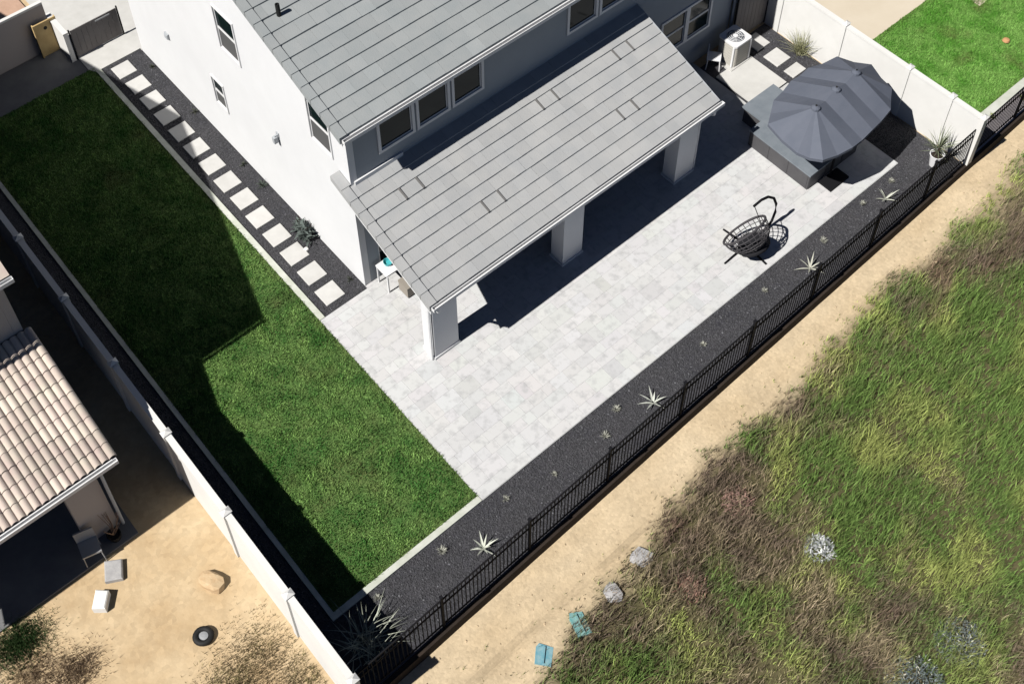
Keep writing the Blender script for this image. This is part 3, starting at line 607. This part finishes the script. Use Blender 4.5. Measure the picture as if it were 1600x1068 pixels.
# ------------------------------------------------------------------ stepping stones
def stone(u, v, w, d, label, group):
    b = MB(); e = .012; b.add([W(u-w/2, v-d/2, -.009), W(u+w/2, v-d/2, -.009), W(u+w/2, v+d/2, -.009), W(u-w/2, v+d/2, -.009), W(u-w/2, v-d/2, .025), W(u+w/2, v-d/2, .025), W(u+w/2, v+d/2, .025), W(u-w/2, v+d/2, .025), W(u-w/2+e, v-d/2+e, .034), W(u+w/2-e, v-d/2+e, .034), W(u+w/2-e, v+d/2-e, .034), W(u-w/2+e, v+d/2-e, .034)],
        [(0, 1, 5, 4), (1, 2, 6, 5), (2, 3, 7, 6), (3, 0, 4, 7), (4, 5, 9, 8), (5, 6, 10, 9), (6, 7, 11, 10), (7, 4, 8, 11), (8, 9, 10, 11)])
    tag(b.build('stepping_stone', stone_m, loc=W(u, v, 0)), label, 'stepping stone', group)
for k in range(14): stone(-.862+.01*rng.normal(), 11.62-k*.859, .60, .60, f'square pale stepping stone, {ORD[k]} from the side gate along the white gable', 'stepping stones beside the gable')
stone(15.06, -.72, .60, .62, 'pale stepping stone farthest from the umbrella, beside the air conditioner', 'stepping stones along the right wall')
stone(15.04, -1.61, .62, .60, 'middle pale stepping stone beside the concrete pad', 'stepping stones along the right wall')
stone(15.04, -2.36, .60, .40, 'narrow pale stepping stone nearest the umbrella', 'stepping stones along the right wall')

# ------------------------------------------------------------------ umbrella and spa
r = thing('spa', 'low charcoal hot tub with slate grey cover under the umbrella', 'hot tub', W(12.7, -4.6, 0))
b = MB(); b.box(11.64, 13.85, -5.78, -3.47, .023, .56); b.build('side_panel', spa_side, r)
b = MB(); b.box(11.60, 13.89, -5.82, -3.45, .562, .615); c = b.build('cover', spa_top, r)
b = MB(); b.box(12.72, 12.745, -5.81, -3.46, .617, .622); b.build('cover_seam', spa_side, c)
for u in (11.64, 12.37, 13.11): 
    b = MB(); b.box(u+.02, u+.70, -5.795, -5.782, .05, .53); b.build('panel', spa_side, r)
for v in (-5.74, -5.0, -4.26):
    b = MB(); b.box(11.627, 11.638, v+.02, v+.70, .05, .53); b.build('panel', spa_side, r)
r = thing('spa_cabinet', 'charcoal side cabinet with pale slate top against the hot tub', 'cabinet', W(12.8, -3.05, 0))
b = MB(); b.box(12.2, 13.5, -3.44, -2.72, .023, .53); b.build('body', spa_side, r); b = MB(); b.box(12.15, 13.55, -3.443, -2.66, .532, .58); b.build('top', spa_top, r)

umb = thing('patio_umbrella', 'large slate grey double umbrella with three peaks over the hot tub', 'umbrella', W(12.5, -5.9, 0))
rim = [(10.87, -6.47), (11.84, -6.71), (12.75, -6.66), (13.72, -6.52), (14.39, -6.03), (14.69, -5.05), (14.19, -4.18), (13.21, -3.93), (12.45, -3.94), (11.5, -4.12), (10.72, -4.61), (10.54, -5.84)]
hub = [(11.55, -5.46), (12.5, -5.38), (13.42, -5.33)]; HZ = 2.95; RZ = 2.25
rimh = [0, 0, 1, 2, 2, 2, 2, 2, 1, 0, 0, 0]
b = MB(); nn = len(rim); sub = 4
def pt(i, t, sag=True):
    h = hub[rimh[i]]; x = h[0]*(1-t)+rim[i][0]*t; y = h[1]*(1-t)+rim[i][1]*t; return W(x, y, HZ*(1-t)+RZ*t)
vs = []; fs = []
for i in range(nn):
    j = (i+1) % nn
    for k in range(sub):
        t0, t1 = k/sub, (k+1)/sub
        P4 = [pt(i, t0), pt(i, t1), pt(j, t1), pt(j, t0)]
        mid0 = (P4[0]+P4[3])/2; mid1 = (P4[1]+P4[2])/2
        s0, s1 = -.06*t0, -.06*t1; vl = .13 if rimh[i] != rimh[j] else 0; mid0.z += s0-vl*(1-t0); mid1.z += s1-vl*(1-t1)
        b.add([P4[0], P4[1], mid1, mid0], [(0, 1, 2, 3)]); b.add([mid0, mid1, P4[2], P4[3]], [(0, 1, 2, 3)])
for a, c, sgn in ((0, 1, 1), (1, 2, 1)):
    pass
can = b.build('canopy', canopy_m, umb); sm = can.modifiers.new('thick', 'SOLIDIFY'); sm.thickness = .012
b = MB()
for i in range(nn):
    j = (i+1) % nn; A, B = W(*rim[i], RZ), W(*rim[j], RZ); M_ = (A+B)/2+Vector((0, 0, -.06)); d = Vector((0, 0, -.09))
    b.add([A, M_, M_+d, A+d], [(0, 1, 2, 3)]); b.add([M_, B, B+d, M_+d], [(0, 1, 2, 3)])
b.build('valance', canopy_m, can)
for k, h in enumerate(hub):
    f = frame(*h, HZ); b = MB(); b.lathe([(.13, -.06), (.12, -.01), (.05, .03), (.02, .035)], f, 10); c = b.build('vent_cap', canopy_m, can)
    b = MB(); b.lathe([(.02, .03), (.026, .05), (.012, .075)], f, 8); b.build('finial', black_m, c)
for i in range(nn):
    b = MB(); b.tube([pt(i, .05)-Vector((0, 0, .07)), pt(i, .98)-Vector((0, 0, .03))], .011, 6); b.build('rib', iron, umb)
b = MB(); b.tube([W(11.55, -5.46, 2.62), W(13.42, -5.33, 2.62)], .03, 8); b.build('ridge_bar', iron, umb)
b = MB(); b.tube([W(12.5, -5.9, .06), W(12.5, -5.9, 2.1), W(12.5, -5.45, 2.6)], .035, 10); b.build('pole', iron, umb)
b = MB(); b.box(12.1, 12.9, -6.3, -5.84, .023, .09); b.build('base', iron, umb)

# ------------------------------------------------------------------ hanging egg chair
egg = thing('egg_chair', 'black wicker hanging egg chair on a curved stand on the pale patio', 'chair', W(8.75, -5.97, .025))
for e in ((7.93, -6.0), (8.78, -6.78), (8.76, -5.17), (9.72, -5.97)):
    b = MB(); b.tube([W(8.83, -5.97, .06), W((8.83+e[0])/2, (-5.97+e[1])/2, .055), W(*e, .045)], [.032, .030, .026], 8); b.build('foot', iron, egg)
pp = [(9.70, .06), (9.86, .25), (9.93, .55), (9.88, .9), (9.70, 1.25), (9.40, 1.52), (9.1, 1.62), (8.80, 1.60)]
b = MB(); b.tube([W(u, -5.97, z) for u, z in pp], .038, 8); b.build('pole', iron, egg)
f = frame(8.55, -6.10, .84, rot=8)
def shell(th, ph, k=1.):  # th around opening axis, ph 0 rim .. 1 back
    a = .60*k*math.cos(ph*math.pi/2)**.8 if ph < 1 else 0
    x = a*math.cos(th)*1.0; zc = a*math.sin(th)*1.18; y = .12-.62*math.sin(ph*math.pi/2)
    t = math.radians(43); return f(x, y*math.cos(t)-zc*math.sin(t)*-1*-.0-zc*.0 + 0*zc - zc*math.sin(t)*.9, zc*math.cos(t)+y*math.sin(t)*.9+.0)
rimp = [shell(2*math.pi*k/32, 0) for k in range(32)]
b = MB(); b.tube([W(8.82, -5.97, 1.60), shell(math.pi/2, 0)], .012, 5); b.build('chain', iron, egg)
b = MB(); b.tube(rimp, .034, 6, closed=True); b.build('rim_hoop', wicker, egg)
b = MB()
for k in range(26):
    th = 2*math.pi*k/26; b.tube([shell(th, p/7) for p in range(8)], .014, 4)
b.build('basket_ribs', wicker, egg)
b = MB()
for p in (.14, .28, .42, .55, .68, .8, .9): b.tube([shell(2*math.pi*k/24, p) for k in range(24)], .012, 4, closed=True)
b.build('basket_hoops', wicker, egg)
b = MB(); fc = frame(8.70, -6.30, .34, rot=8)
b.lathe([(.10, -.02), (.40, .0), (.50, .08), (.47, .17), (.32, .22), (.10, .23)], lambda x, y, z: fc(x, y*.8, z+.28*max(0, -y)), 18); b.build('cushion', cushion, egg, smooth=True)

# ------------------------------------------------------------------ air conditioner, white chair, things under the patio cover
ac = thing('air_conditioner', 'beige air conditioning unit with round fan grille by the white wall', 'air conditioner', W(13.95, -.72, 0))
f = lambda x, y, z: W(13.93+x, -.68+y, z)
b = MB(); b.prism([(-.36, -.30), (-.30, -.36), (.30, -.36), (.36, -.30), (.36, .30), (.30, .36), (-.30, .36), (-.36, .30)], .06, .80, fn=f); body = b.build('body', beige_metal, ac)
for k in range(7):
    b = MB(); z = .13+k*.09; b.box(-.28, .28, -.372, -.362, z, z+.055, fn=f); b.box(-.372, -.362, -.28, .28, z, z+.055, fn=f); b.build('louvre', beige_metal, body)
b = MB(); b.prism([(-.38, -.32), (-.32, -.38), (.32, -.38), (.38, -.32), (.38, .32), (.32, .38), (-.32, .38), (-.38, .32)], .802, .86, fn=f); b.build('top_cover', plastic_w, ac)
for x, y in ((-.375, -.315), (.315, -.375)):
    b = MB(); b.box(x-.012, x+.05, y-.012, y+.05, .07, .80, fn=f); b.build('corner_post', plastic_w, body)
g0 = frame(13.93, -.68, .862)
b = MB(); b.lathe([(.28, .0), (.28, .006)], g0, 24); fan = b.build('fan_well', mat('fan_dark', (.10, .11, .13), .6), ac)
b = MB()
for k in range(4): rr = .07+k*.065; b.tube([g0(rr*math.cos(2*math.pi*j/24), rr*math.sin(2*math.pi*j/24), .022) for j in range(24)], .007, 4, closed=True)
for k in range(8): a = 2*math.pi*k/8; b.tube([g0(.05*math.cos(a), .05*math.sin(a), .024), g0(.28*math.cos(a), .28*math.sin(a), .018)], .006, 4)
b.lathe([(.075, .01), (.075, .03), (.03, .035)], g0, 12); b.build('fan_grille', plastic_w, fan)
b = MB(); b.box(13.45, 14.40, -1.1, -.30, -.009, .058); b.build('base_pad', conc, ac)

ch = thing('white_chair', 'small white plastic chair beside the air conditioner', 'chair', W(13.24, -.52, 0))
f = frame(13.24, -.52, -.004, rot=35)
b = MB(); b.box(-.2, .2, -.2, .2, .36, .39, fn=f); b.build('seat', plastic_w, ch)
for x in (-.18, .18):
    for y in (-.18, .18): b = MB(); b.tube([f(x*1.15, y*1.15, -.005), f(x, y, .36)], .018, 6); b.build('leg', plastic_w, ch)
b = MB(); b.box(-.2, .2, .19, .22, .395, .66, fn=f); b.build('backrest', plastic_w, ch)

tb = thing('storage_table', 'white table with aqua and pink things beside the back door under the patio roof', 'table', W(.65, -.4, .02))
f = lambda x, y, z: W(.60+x, -.36+y, .022+z)
b = MB(); b.box(-.27, .42, -.25, .25, .62, .66, fn=f); b.build('tabletop', plastic_w, tb)
for x, y in ((-.24, -.25), (.38, -.25), (-.24, .21), (.38, .21)): b = MB(); b.box(x-.02, x+.02, y-.02, y+.02, 0, .618, fn=f); b.build('leg', plastic_w, tb)
fb_ = frame(.62, -.30, .684); b = MB(); b.lathe([(.10, 0), (.13, .10), (.12, .10), (.09, .015)], fb_, 14)
tag(b.build('aqua_basin', teal2, loc=W(.62, -.30, .684)), 'aqua plastic basin standing on the white table', 'basin')
b = MB(); b.box(.72, .97, -.56, -.36, .684, .80); tag(b.build('pink_cushion', pinkc, loc=W(.92, -.5, .684)), 'pink cushion lying on the white table', 'cushion')
ot = thing('ottoman', 'taupe box ottoman in front of the white table under the patio roof', 'ottoman', W(1.1, -1.05, .02))
b = MB(); b.box(.62, 1.40, -1.12, -.72, .06, .34); b.build('body', taupe, ot); b = MB(); b.box(.61, 1.41, -1.13, -.71, .342, .42); b.build('seat', taupe, ot)
b = MB(); [b.box(u, u+.05, v, v+.05, .022, .058) for u in (.64, 1.33) for v in (-1.1, -.79)]; b.build('feet', black_m, ot)

# ------------------------------------------------------------------ plants
def leafblade(mb, f, az, el, L, w, droop, c, seg=5, thick=.35):
    """one pointed leaf from the frame origin; V-section, tapering"""
    P = []; ca, sa = math.cos(az), math.sin(az)
    for k in range(seg+1):
        t = k/seg; e = el-droop*t; x = L*t*math.cos(el-droop*t*.5); h = L*t*math.sin(el-droop*t*.6)
        ww = w*(1-t**1.8)*(.6+.8*t*(1-t)*2); P.append((x, ww, h))
    vs = []
    for x, ww, h in P: vs += [f(ca*x-sa*ww, sa*x+ca*ww, h+ww*thick), f(ca*x, sa*x, h), f(ca*x+sa*ww, sa*x-ca*ww, h+ww*thick)]
    fs = []
    for k in range(seg): fs += [(3*k, 3*k+1, 3*k+4, 3*k+3), (3*k+1, 3*k+2, 3*k+5, 3*k+4)]
    mb.add(vs, fs, c)
def agave(name, u, v, n_, L, w, cl, label, group, el=(.25, 1.1), z=-.008):
    r = thing(name, label, 'plant', W(u, v, z), group); f = frame(u, v, z+.01)
    for k in range(n_):
        az = 2*math.pi*k*.382+rng.random()*.3; e = el[0]+(el[1]-el[0])*(k/n_); s = .75+.4*rng.random()
        b = MB(); leafblade(b, f, az, e, L*s, w, .35+.2*rng.random(), tuple(np.array(cl)*(.8+.4*rng.random()))); b.build('leaf', leaf_m, r)
    b = MB(); b.lathe([(w*1.2, -.02), (w*1.3, .03), (w*.5, .06)], f, 8, c=tuple(np.array(cl)*.6)); b.build('crown', leaf_m, r)
AG = 'agaves in the gravel bed by the iron fence'
agave('agave', -2.32, -7.84, 11, .40, .030, (.50, .52, .44), 'largest pale spiky agave, nearest the lawn corner in the fence bed', AG, (.35, 1.25))
agave('agave', 3.40, -7.75, 10, .42, .032, (.48, .50, .44), 'pale spiky agave in the middle of the fence bed', AG, (.35, 1.25))
agave('agave', 9.60, -7.66, 9, .46, .028, (.50, .50, .42), 'pale spiky agave in the fence bed below the egg chair', AG, (.35, 1.25))
agave('agave', 13.09, -7.51, 8, .44, .030, (.46, .47, .40), 'pale spiky agave in the fence bed near the white pot', AG, (.4, 1.3))
def tuft(name, u, v, R_, n_, cl, label, group=None, el=(.5, 1.5), w=.008, z=-.008, lp=None, stem_=True):
    r = thing(name, label, 'plant', W(u, v, z), group); f = frame(u, v, z+.005); b = MB()
    for k in range(n_):
        leafblade(b, f, rng.random()*6.283, el[0]+(el[1]-el[0])*rng.random(), R_*(.5+.6*rng.random()), w, .5*rng.random()+.15, tuple(np.array(cl)*(.6+.8*rng.random())), 3)
    b.build('foliage', leaf_m, r)
    b = MB(); b.lathe([(R_*.10, -.01), (R_*.14, .02), (R_*.05, .06)], f, 7, c=tuple(np.array(cl)*.5)); b.build('crown', leaf_m, r); return r
RG = 'small round tufts in the fence bed'
for (u, v), s, lb in zip([(-3.11, -7.25), (-4.9, -7.15), (-1.12, -7.25), (.2, -7.55), (1.83, -7.62), (2.57, -7.27), (5.6, -7.4), (10.57, -7.29), (12.46, -7.2), (13.73, -7.21), (8.1, -7.35)], [.17, .15, .13, .11, .16, .15, .12, .16, .13, .15, .12],
    ['pale round tuft beside the lawn kerb, left of the largest agave', 'small grey tuft nearest the corner plant in the fence bed', 'small grey tuft right of the largest agave by the patio corner', 'faint small tuft between the patio corner and the fence', 'pale tuft nearest the left side of the middle agave', 'pale tuft against the patio edge above the middle agave', 'small tuft between the middle agave and the egg chair agave', 'pale tuft right of the agave below the egg chair', 'small tuft left of the agave near the pot', 'pale tuft by the sunlit patio corner under the umbrella shadow', 'small tuft left of the agave below the egg chair']):
    tuft('grass_tuft', u, v, s*1.15, 70, (.40, .40, .34), lb, RG, (.7, 1.5), .010)
# big corner plant
r = thing('spiky_shrub', 'large spiky shrub with long pale stems in the bottom left fence corner', 'shrub', W(-5.7, -7.85, 0)); f = frame(-5.7, -7.85, .0)
b = MB()
for k in range(85): leafblade(b, frame(-5.7+rng.normal()*.18, -7.85+rng.normal()*.18, .0), rng.random()*6.283, .55+.95*rng.random(), .65+.55*rng.random(), .014, .9*rng.random(), tuple(np.array((.34, .36, .29))*(.6+.8*rng.random())), 4)
b.build('foliage', leaf_m, r)
b = MB(); b.lathe([(.16, -.01), (.2, .05), (.08, .16)], f, 9, c=(.12, .12, .09)); b.build('crown', leaf_m, r)
# planted bed by the gable
GB = 'small plants along the white gable'
for (u, v), s, n_, cl, lb in [((-.14, 11.15), .14, 26, (.05, .055, .04), 'tiny dark plant nearest the landing by the white gable'), ((-.14, 8.6), .17, 30, (.07, .075, .055), 'small dark plant under the small gable window'), ((-.16, 5.85), .15, 28, (.06, .07, .05), 'small dark plant in the middle of the gable bed'), ((-.18, 4.82), .24, 44, (.09, .11, .09), 'grey-green bushy plant in the middle of the gable bed'), ((-.20, .45), .15, 28, (.05, .055, .045), 'tiny dark plant at the patio end of the gable bed')]:
    tuft('bed_plant', u, v, s, n_, cl, lb, GB, (.4, 1.4), .014)
r = thing('broadleaf_shrub', 'dark grey-green broad-leaved shrub against the white gable', 'shrub', W(-.24, 2.5, 0))
b = MB()
for k in range(110):
    a = rng.random()*6.283; rr = .34*math.sqrt(rng.random()); h = .55*rng.random()*(1-.5*rr/.34); fl = frame(-.30+.8*rr*math.cos(a)*.5, 2.52+rr*math.sin(a)*1.1, h)
    leafblade(b, fl, rng.random()*6.283, .2+1.0*rng.random(), .17+.1*rng.random(), .045, .6, tuple(np.array((.085, .105, .095))*(.6+.8*rng.random())), 3)
b.build('foliage', leaf_m, r)
b = MB(); [b.tube([W(-.25, 2.5, -.01), W(-.26+.12*rng.normal(), 2.5+.2*rng.normal(), .45)], .012, 5) for _ in range(7)]; b.build('stems', earth_and_shade, r)
def rock(name, u, v, z, sx, sy, sz, m_, label, cat, rot=0, n_=2, rough=.16, seed=0, group=None):
    import bmesh
    bm = bmesh.new(); bmesh.ops.create_icosphere(bm, subdivisions=n_, radius=1.); rg = np.random.default_rng(seed+5)
    f = frame(u, v, z, rot); off_ = {}
    for vt in bm.verts:
        k = 1+rough*(rg.random()-.5)*2; c = vt.co; q = [math.copysign(abs(x)**.75, x)*k for x in c]
        vt.co = f(q[0]*sx, q[1]*sy, max(q[2], -.4)*sz)-f(0, 0, 0)
    me = bpy.data.meshes.new(name); bm.to_mesh(me); bm.free(); me.materials.append(m_)
    o = bpy.data.objects.new(name, me); col.objects.link(o); o.location = f(0, 0, 0); return tag(o, label, cat, group)
rock('white_stone', -.52, 2.09, .0, .075, .06, .06, white_rock, 'small white stone in the black gravel beside the broad-leaved shrub', 'stone', seed=1)
# potted yucca, ornamental grass at right wall
r = thing('potted_yucca', 'spiky yucca in a white tapered pot in the far right fence corner', 'potted plant', W(15.22, -7.62, -.01)); f = frame(15.22, -7.62, -.008)
b = MB(); b.lathe([(.13, 0), (.20, .40), (.22, .42), (.19, .42), (.16, .34)], f, 16); b.build('pot', plastic_w, r)
b = MB(); b.lathe([(.155, .335), (.17, .36)], f, 12); b.build('soil', earth_and_shade, r)
b = MB()
for k in range(60): leafblade(b, frame(15.24, -7.58, .40+.25*rng.random()), rng.random()*6.283, .45+1.0*rng.random(), .50+.32*rng.random(), .016, .5*rng.random(), tuple(np.array((.17, .19, .12))*(.6+.9*rng.random())), 4)
b.build('foliage', leaf_m, r)
b = MB(); b.tube([f(0, 0, .34), f(.02, .01, .66)], .035, 7); b.build('trunk', earth_and_shade, r)
r = thing('ornamental_grass', 'pale olive ornamental grass clump against the right white wall', 'plant', W(15.72, -1.95, -.01)); b = MB()
for k in range(150): leafblade(b, frame(15.70+rng.normal()*.05, -1.95+rng.normal()*.07, 0), rng.random()*6.283, .75+.75*rng.random(), .55+.45*rng.random(), .008, .9*rng.random(), tuple(np.array((.36, .36, .20))*(.5+.9*rng.random())), 4)
b.build('foliage', leaf_m, r); b = MB(); b.lathe([(.09, -.01), (.1, .04), (.04, .1)], frame(15.7, -1.95, 0), 8, c=(.15, .14, .08)); b.build('crown', leaf_m, r)
for u, v, s, lb in ((18.05, -7.62, .2, 'small green weed at the outer fence kerb beside the bright lawn'), (19.4, -7.85, .28, 'yellow-green weed in the pale gravel behind the right iron fence')):
    tuft('weed', u, v, s, 50, (.22, .25, .08), lb, 'weeds beyond the right wall', (.4, 1.4), .012)
f = frame(21.1, -6.0, .02); b = MB(); b.lathe([(.05, 0), (.12, .03), (.10, .08), (.03, .10)], f, 10); tag(b.build('lawn_toy', mat('terracotta', (.55, .30, .14), .7), loc=W(21.1, -6.0, .02)), 'small orange-brown toy lying on the bright green lawn', 'toy')

# hillside shrubs
def shrub(name, u, v, R_, H_, n_, cl, label, group=None, lw=.02, ll=.10, tips=None):
    z = float(ground_z(np.array(u), np.array(v))); r = thing(name, label, 'shrub', W(u, v, z), group); b = MB()
    for k in range(n_):
        a = rng.random()*6.283; rr = R_*math.sqrt(rng.random()); h = H_*(1-(rr/R_)**2)*(.35+.65*rng.random()); p = frame(u, v, z)(rr*math.cos(a), rr*math.sin(a), h)
        fl = lambda x, y, hh, p=p: Vector((p.x+x, p.y+y, p.z+hh)); c = np.array(cl)*(.5+.9*rng.random())
        if tips is not None and rng.random() < (.25 if R_ < .5 else .06): c = np.array(tips)*(.8+.4*rng.random())
        leafblade(b, fl, rng.random()*6.283, -.2+1.5*rng.random(), ll*(.6+.8*rng.random()), lw, .4, tuple(c), 2)
    b.build('foliage', leaf_m, r); b = MB()
    for k in range(9): a = k*.7; b.tube([W(u, v, z-.03), frame(u, v, z)(.6*R_*math.cos(a), .6*R_*math.sin(a), H_*.55)], .010, 4)
    b.build('stems', earth_and_shade, r)
shrub('pale_shrub', 3.95, -12.95, .36, .36, 520, (.40, .42, .41), 'round silver-white shrub alone in the green hillside grass', None, .016, .09, (.78, .78, .76))
shrub('sage_shrub', 3.35, -16.35, .70, .4, 1000, (.15, .18, .175), 'grey-green sage shrub with white flower heads at the bottom right edge', None, .014, .09, (.62, .62, .52))
shrub('sage_shrub', 4.9, -16.5, .62, .4, 900, (.15, .175, .165), 'smaller grey-green sage shrub right of the flowering one at the bottom', None, .014, .09, (.62, .62, .50))
shrub('rust_shrub', .9, -11.6, .40, .25, 300, (.29, .17, .125), 'rust red low shrub beside the bare track edge', None, .016, .12)
shrub('rust_shrub', 3.2, -10.9, .42, .25, 300, (.27, .165, .13), 'dull red low shrub higher up the hillside edge', None, .016, .12)
# things on the bank
def slabbox(name, u, v, rot, sx, sy, sz, m_, label, cat, ribs=2, dz=-.04):
    z = float(ground_z(np.array(u), np.array(v)))+dz; f0 = frame(u, v, z, rot); tl = math.radians(12)
    f = lambda x, y, h: f0(x, y*math.cos(tl), h+y*math.sin(tl)); r = thing(name, label, cat, f0(0, 0, 0))
    b = MB(); b.prism([(-sx, -sy), (sx*.85, -sy*1.05), (sx, sy*.7), (sx*.6, sy), (-sx*.95, sy*.95)], 0, sz, fn=f); b.build('sheet', m_, r)
    b = MB()
    for k in range(ribs): y = -sy+2*sy*(k+1)/(ribs+1); b.box(-sx*.85, sx*.75, y-.025, y+.025, sz+.002, sz+.035, fn=f)
    b.build('ridges', m_, r); return r
slabbox('blue_plastic_sheet', -2.78, -10.52, 40, .24, .19, .13, blue_m, 'faded blue ridged plastic sheet, lowest on the bare bank', 'plastic sheet', 1, -.09)
slabbox('teal_plastic_sheet', -1.70, -10.55, 70, .30, .17, .10, teal_m, 'faded teal ridged plastic sheet, second up the bare bank', 'plastic sheet', 1, -.03)
def bank_rock(u, v, s, label, seed):
    z = float(ground_z(np.array(u), np.array(v))); rock('bank_rock', u, v, z+.03, s*1.2, s, s*.55, grey_rock, label, 'rock', rot=30*seed, n_=1, rough=.25, seed=seed, group='grey rocks on the bank')
bank_rock(-.62, -10.52, .22, 'flat grey rock right of the teal sheet on the bank', 3); bank_rock(.46, -10.36, .22, 'rounded grey rock at the upper end of the bank by brown grass', 4)

# ------------------------------------------------------------------ things in the neighbouring dirt yard
def block(name, u, v, rot, sx, sy, sz, m_, label, cat):
    f = frame(u, v, -.058, rot); b = MB(); e = .02
    lo = [(-sx, -sy), (sx*.94, -sy), (sx, sy*.9), (-sx*.96, sy)]; hi = [(x*(1-e/sx)*.97, y*(1-e/sy)*.97) for x, y in lo]
    b.add([f(x, y, 0) for x, y in lo]+[f(x, y, sz-e) for x, y in lo]+[f(x, y, sz) for x, y in hi], [(i, (i+1) % 4, 4+(i+1) % 4, 4+i) for i in range(4)]+[(4+i, 4+(i+1) % 4, 8+(i+1) % 4, 8+i) for i in range(4)]+[(8, 9, 10, 11)])
    tag(b.build(name, m_, loc=f(0, 0, 0)), label, cat)
block('white_block', -9.72, -3.02, -42, .15, .23, .22, white_rock, 'bright white block standing in the tan dirt yard', 'block')
block('grey_stone_slab', -9.15, -2.55, -30, .20, .26, .13, grey_rock, 'pale grey stone slab at the edge of the patio shadow', 'stone')
rock('tan_boulder', -7.58, -4.28, -.02, .22, .33, .20, rock_m, 'rounded tan boulder in the dirt yard near the white wall', 'boulder', rot=20, n_=2, rough=.10, seed=9)
tr = thing('tyre', 'dark tyre lying on the tan dirt near the weeds', 'tyre', W(-8.38, -5.23, -.06)); f = frame(-8.38, -5.23, -.058)
b = MB(); b.tube([f(.17*math.cos(2*math.pi*k/20), .17*math.sin(2*math.pi*k/20), .07) for k in range(20)], .07, 8, closed=True); b.build('tyre_ring', black_m, tr, smooth=True)
b = MB(); b.lathe([(.115, .03), (.115, .08), (.04, .09)], f, 14); b.build('rim', metal_g, tr)
gc = thing('garden_chair', 'grey folding chair in shade before the neighbouring patio pillar', 'chair', W(-9.35, -1.9, 0)); f = frame(-9.32, -1.92, .0, rot=-15)
b = MB(); b.box(-.22, .22, -.22, .22, .38, .43, fn=f); b.build('seat', metal_g, gc); b = MB(); b.box(-.22, .22, .20, .24, .44, .80, fn=f); b.build('backrest', metal_g, gc)
for x in (-.2, .2):
    for y in (-.2, .2): b = MB(); b.tube([f(x*1.1, y*1.1, -.055), f(x, y, .38)], .014, 5); b.build('leg', metal_g, gc)
r = thing('dry_potted_plant', 'dry twiggy plant in a dark pot beside the neighbouring patio pillar', 'potted plant', W(-8.75, -1.85, -.0)); f = frame(-8.72, -1.86, -.055)
b = MB(); b.lathe([(.12, 0), (.17, .24), (.15, .24), (.13, .2)], f, 12); b.build('pot', black_m, r)
b = MB()
for k in range(16): a = rng.random()*6.28; b.tube([f(0, 0, .18), f(.12*math.cos(a), .12*math.sin(a), .45), f(.28*math.cos(a+.4), .28*math.sin(a+.4), .6+.3*rng.random())], [.012, .009, .005], 4)
b.build('twigs', mat('twig', (.30, .20, .14), .9), r)
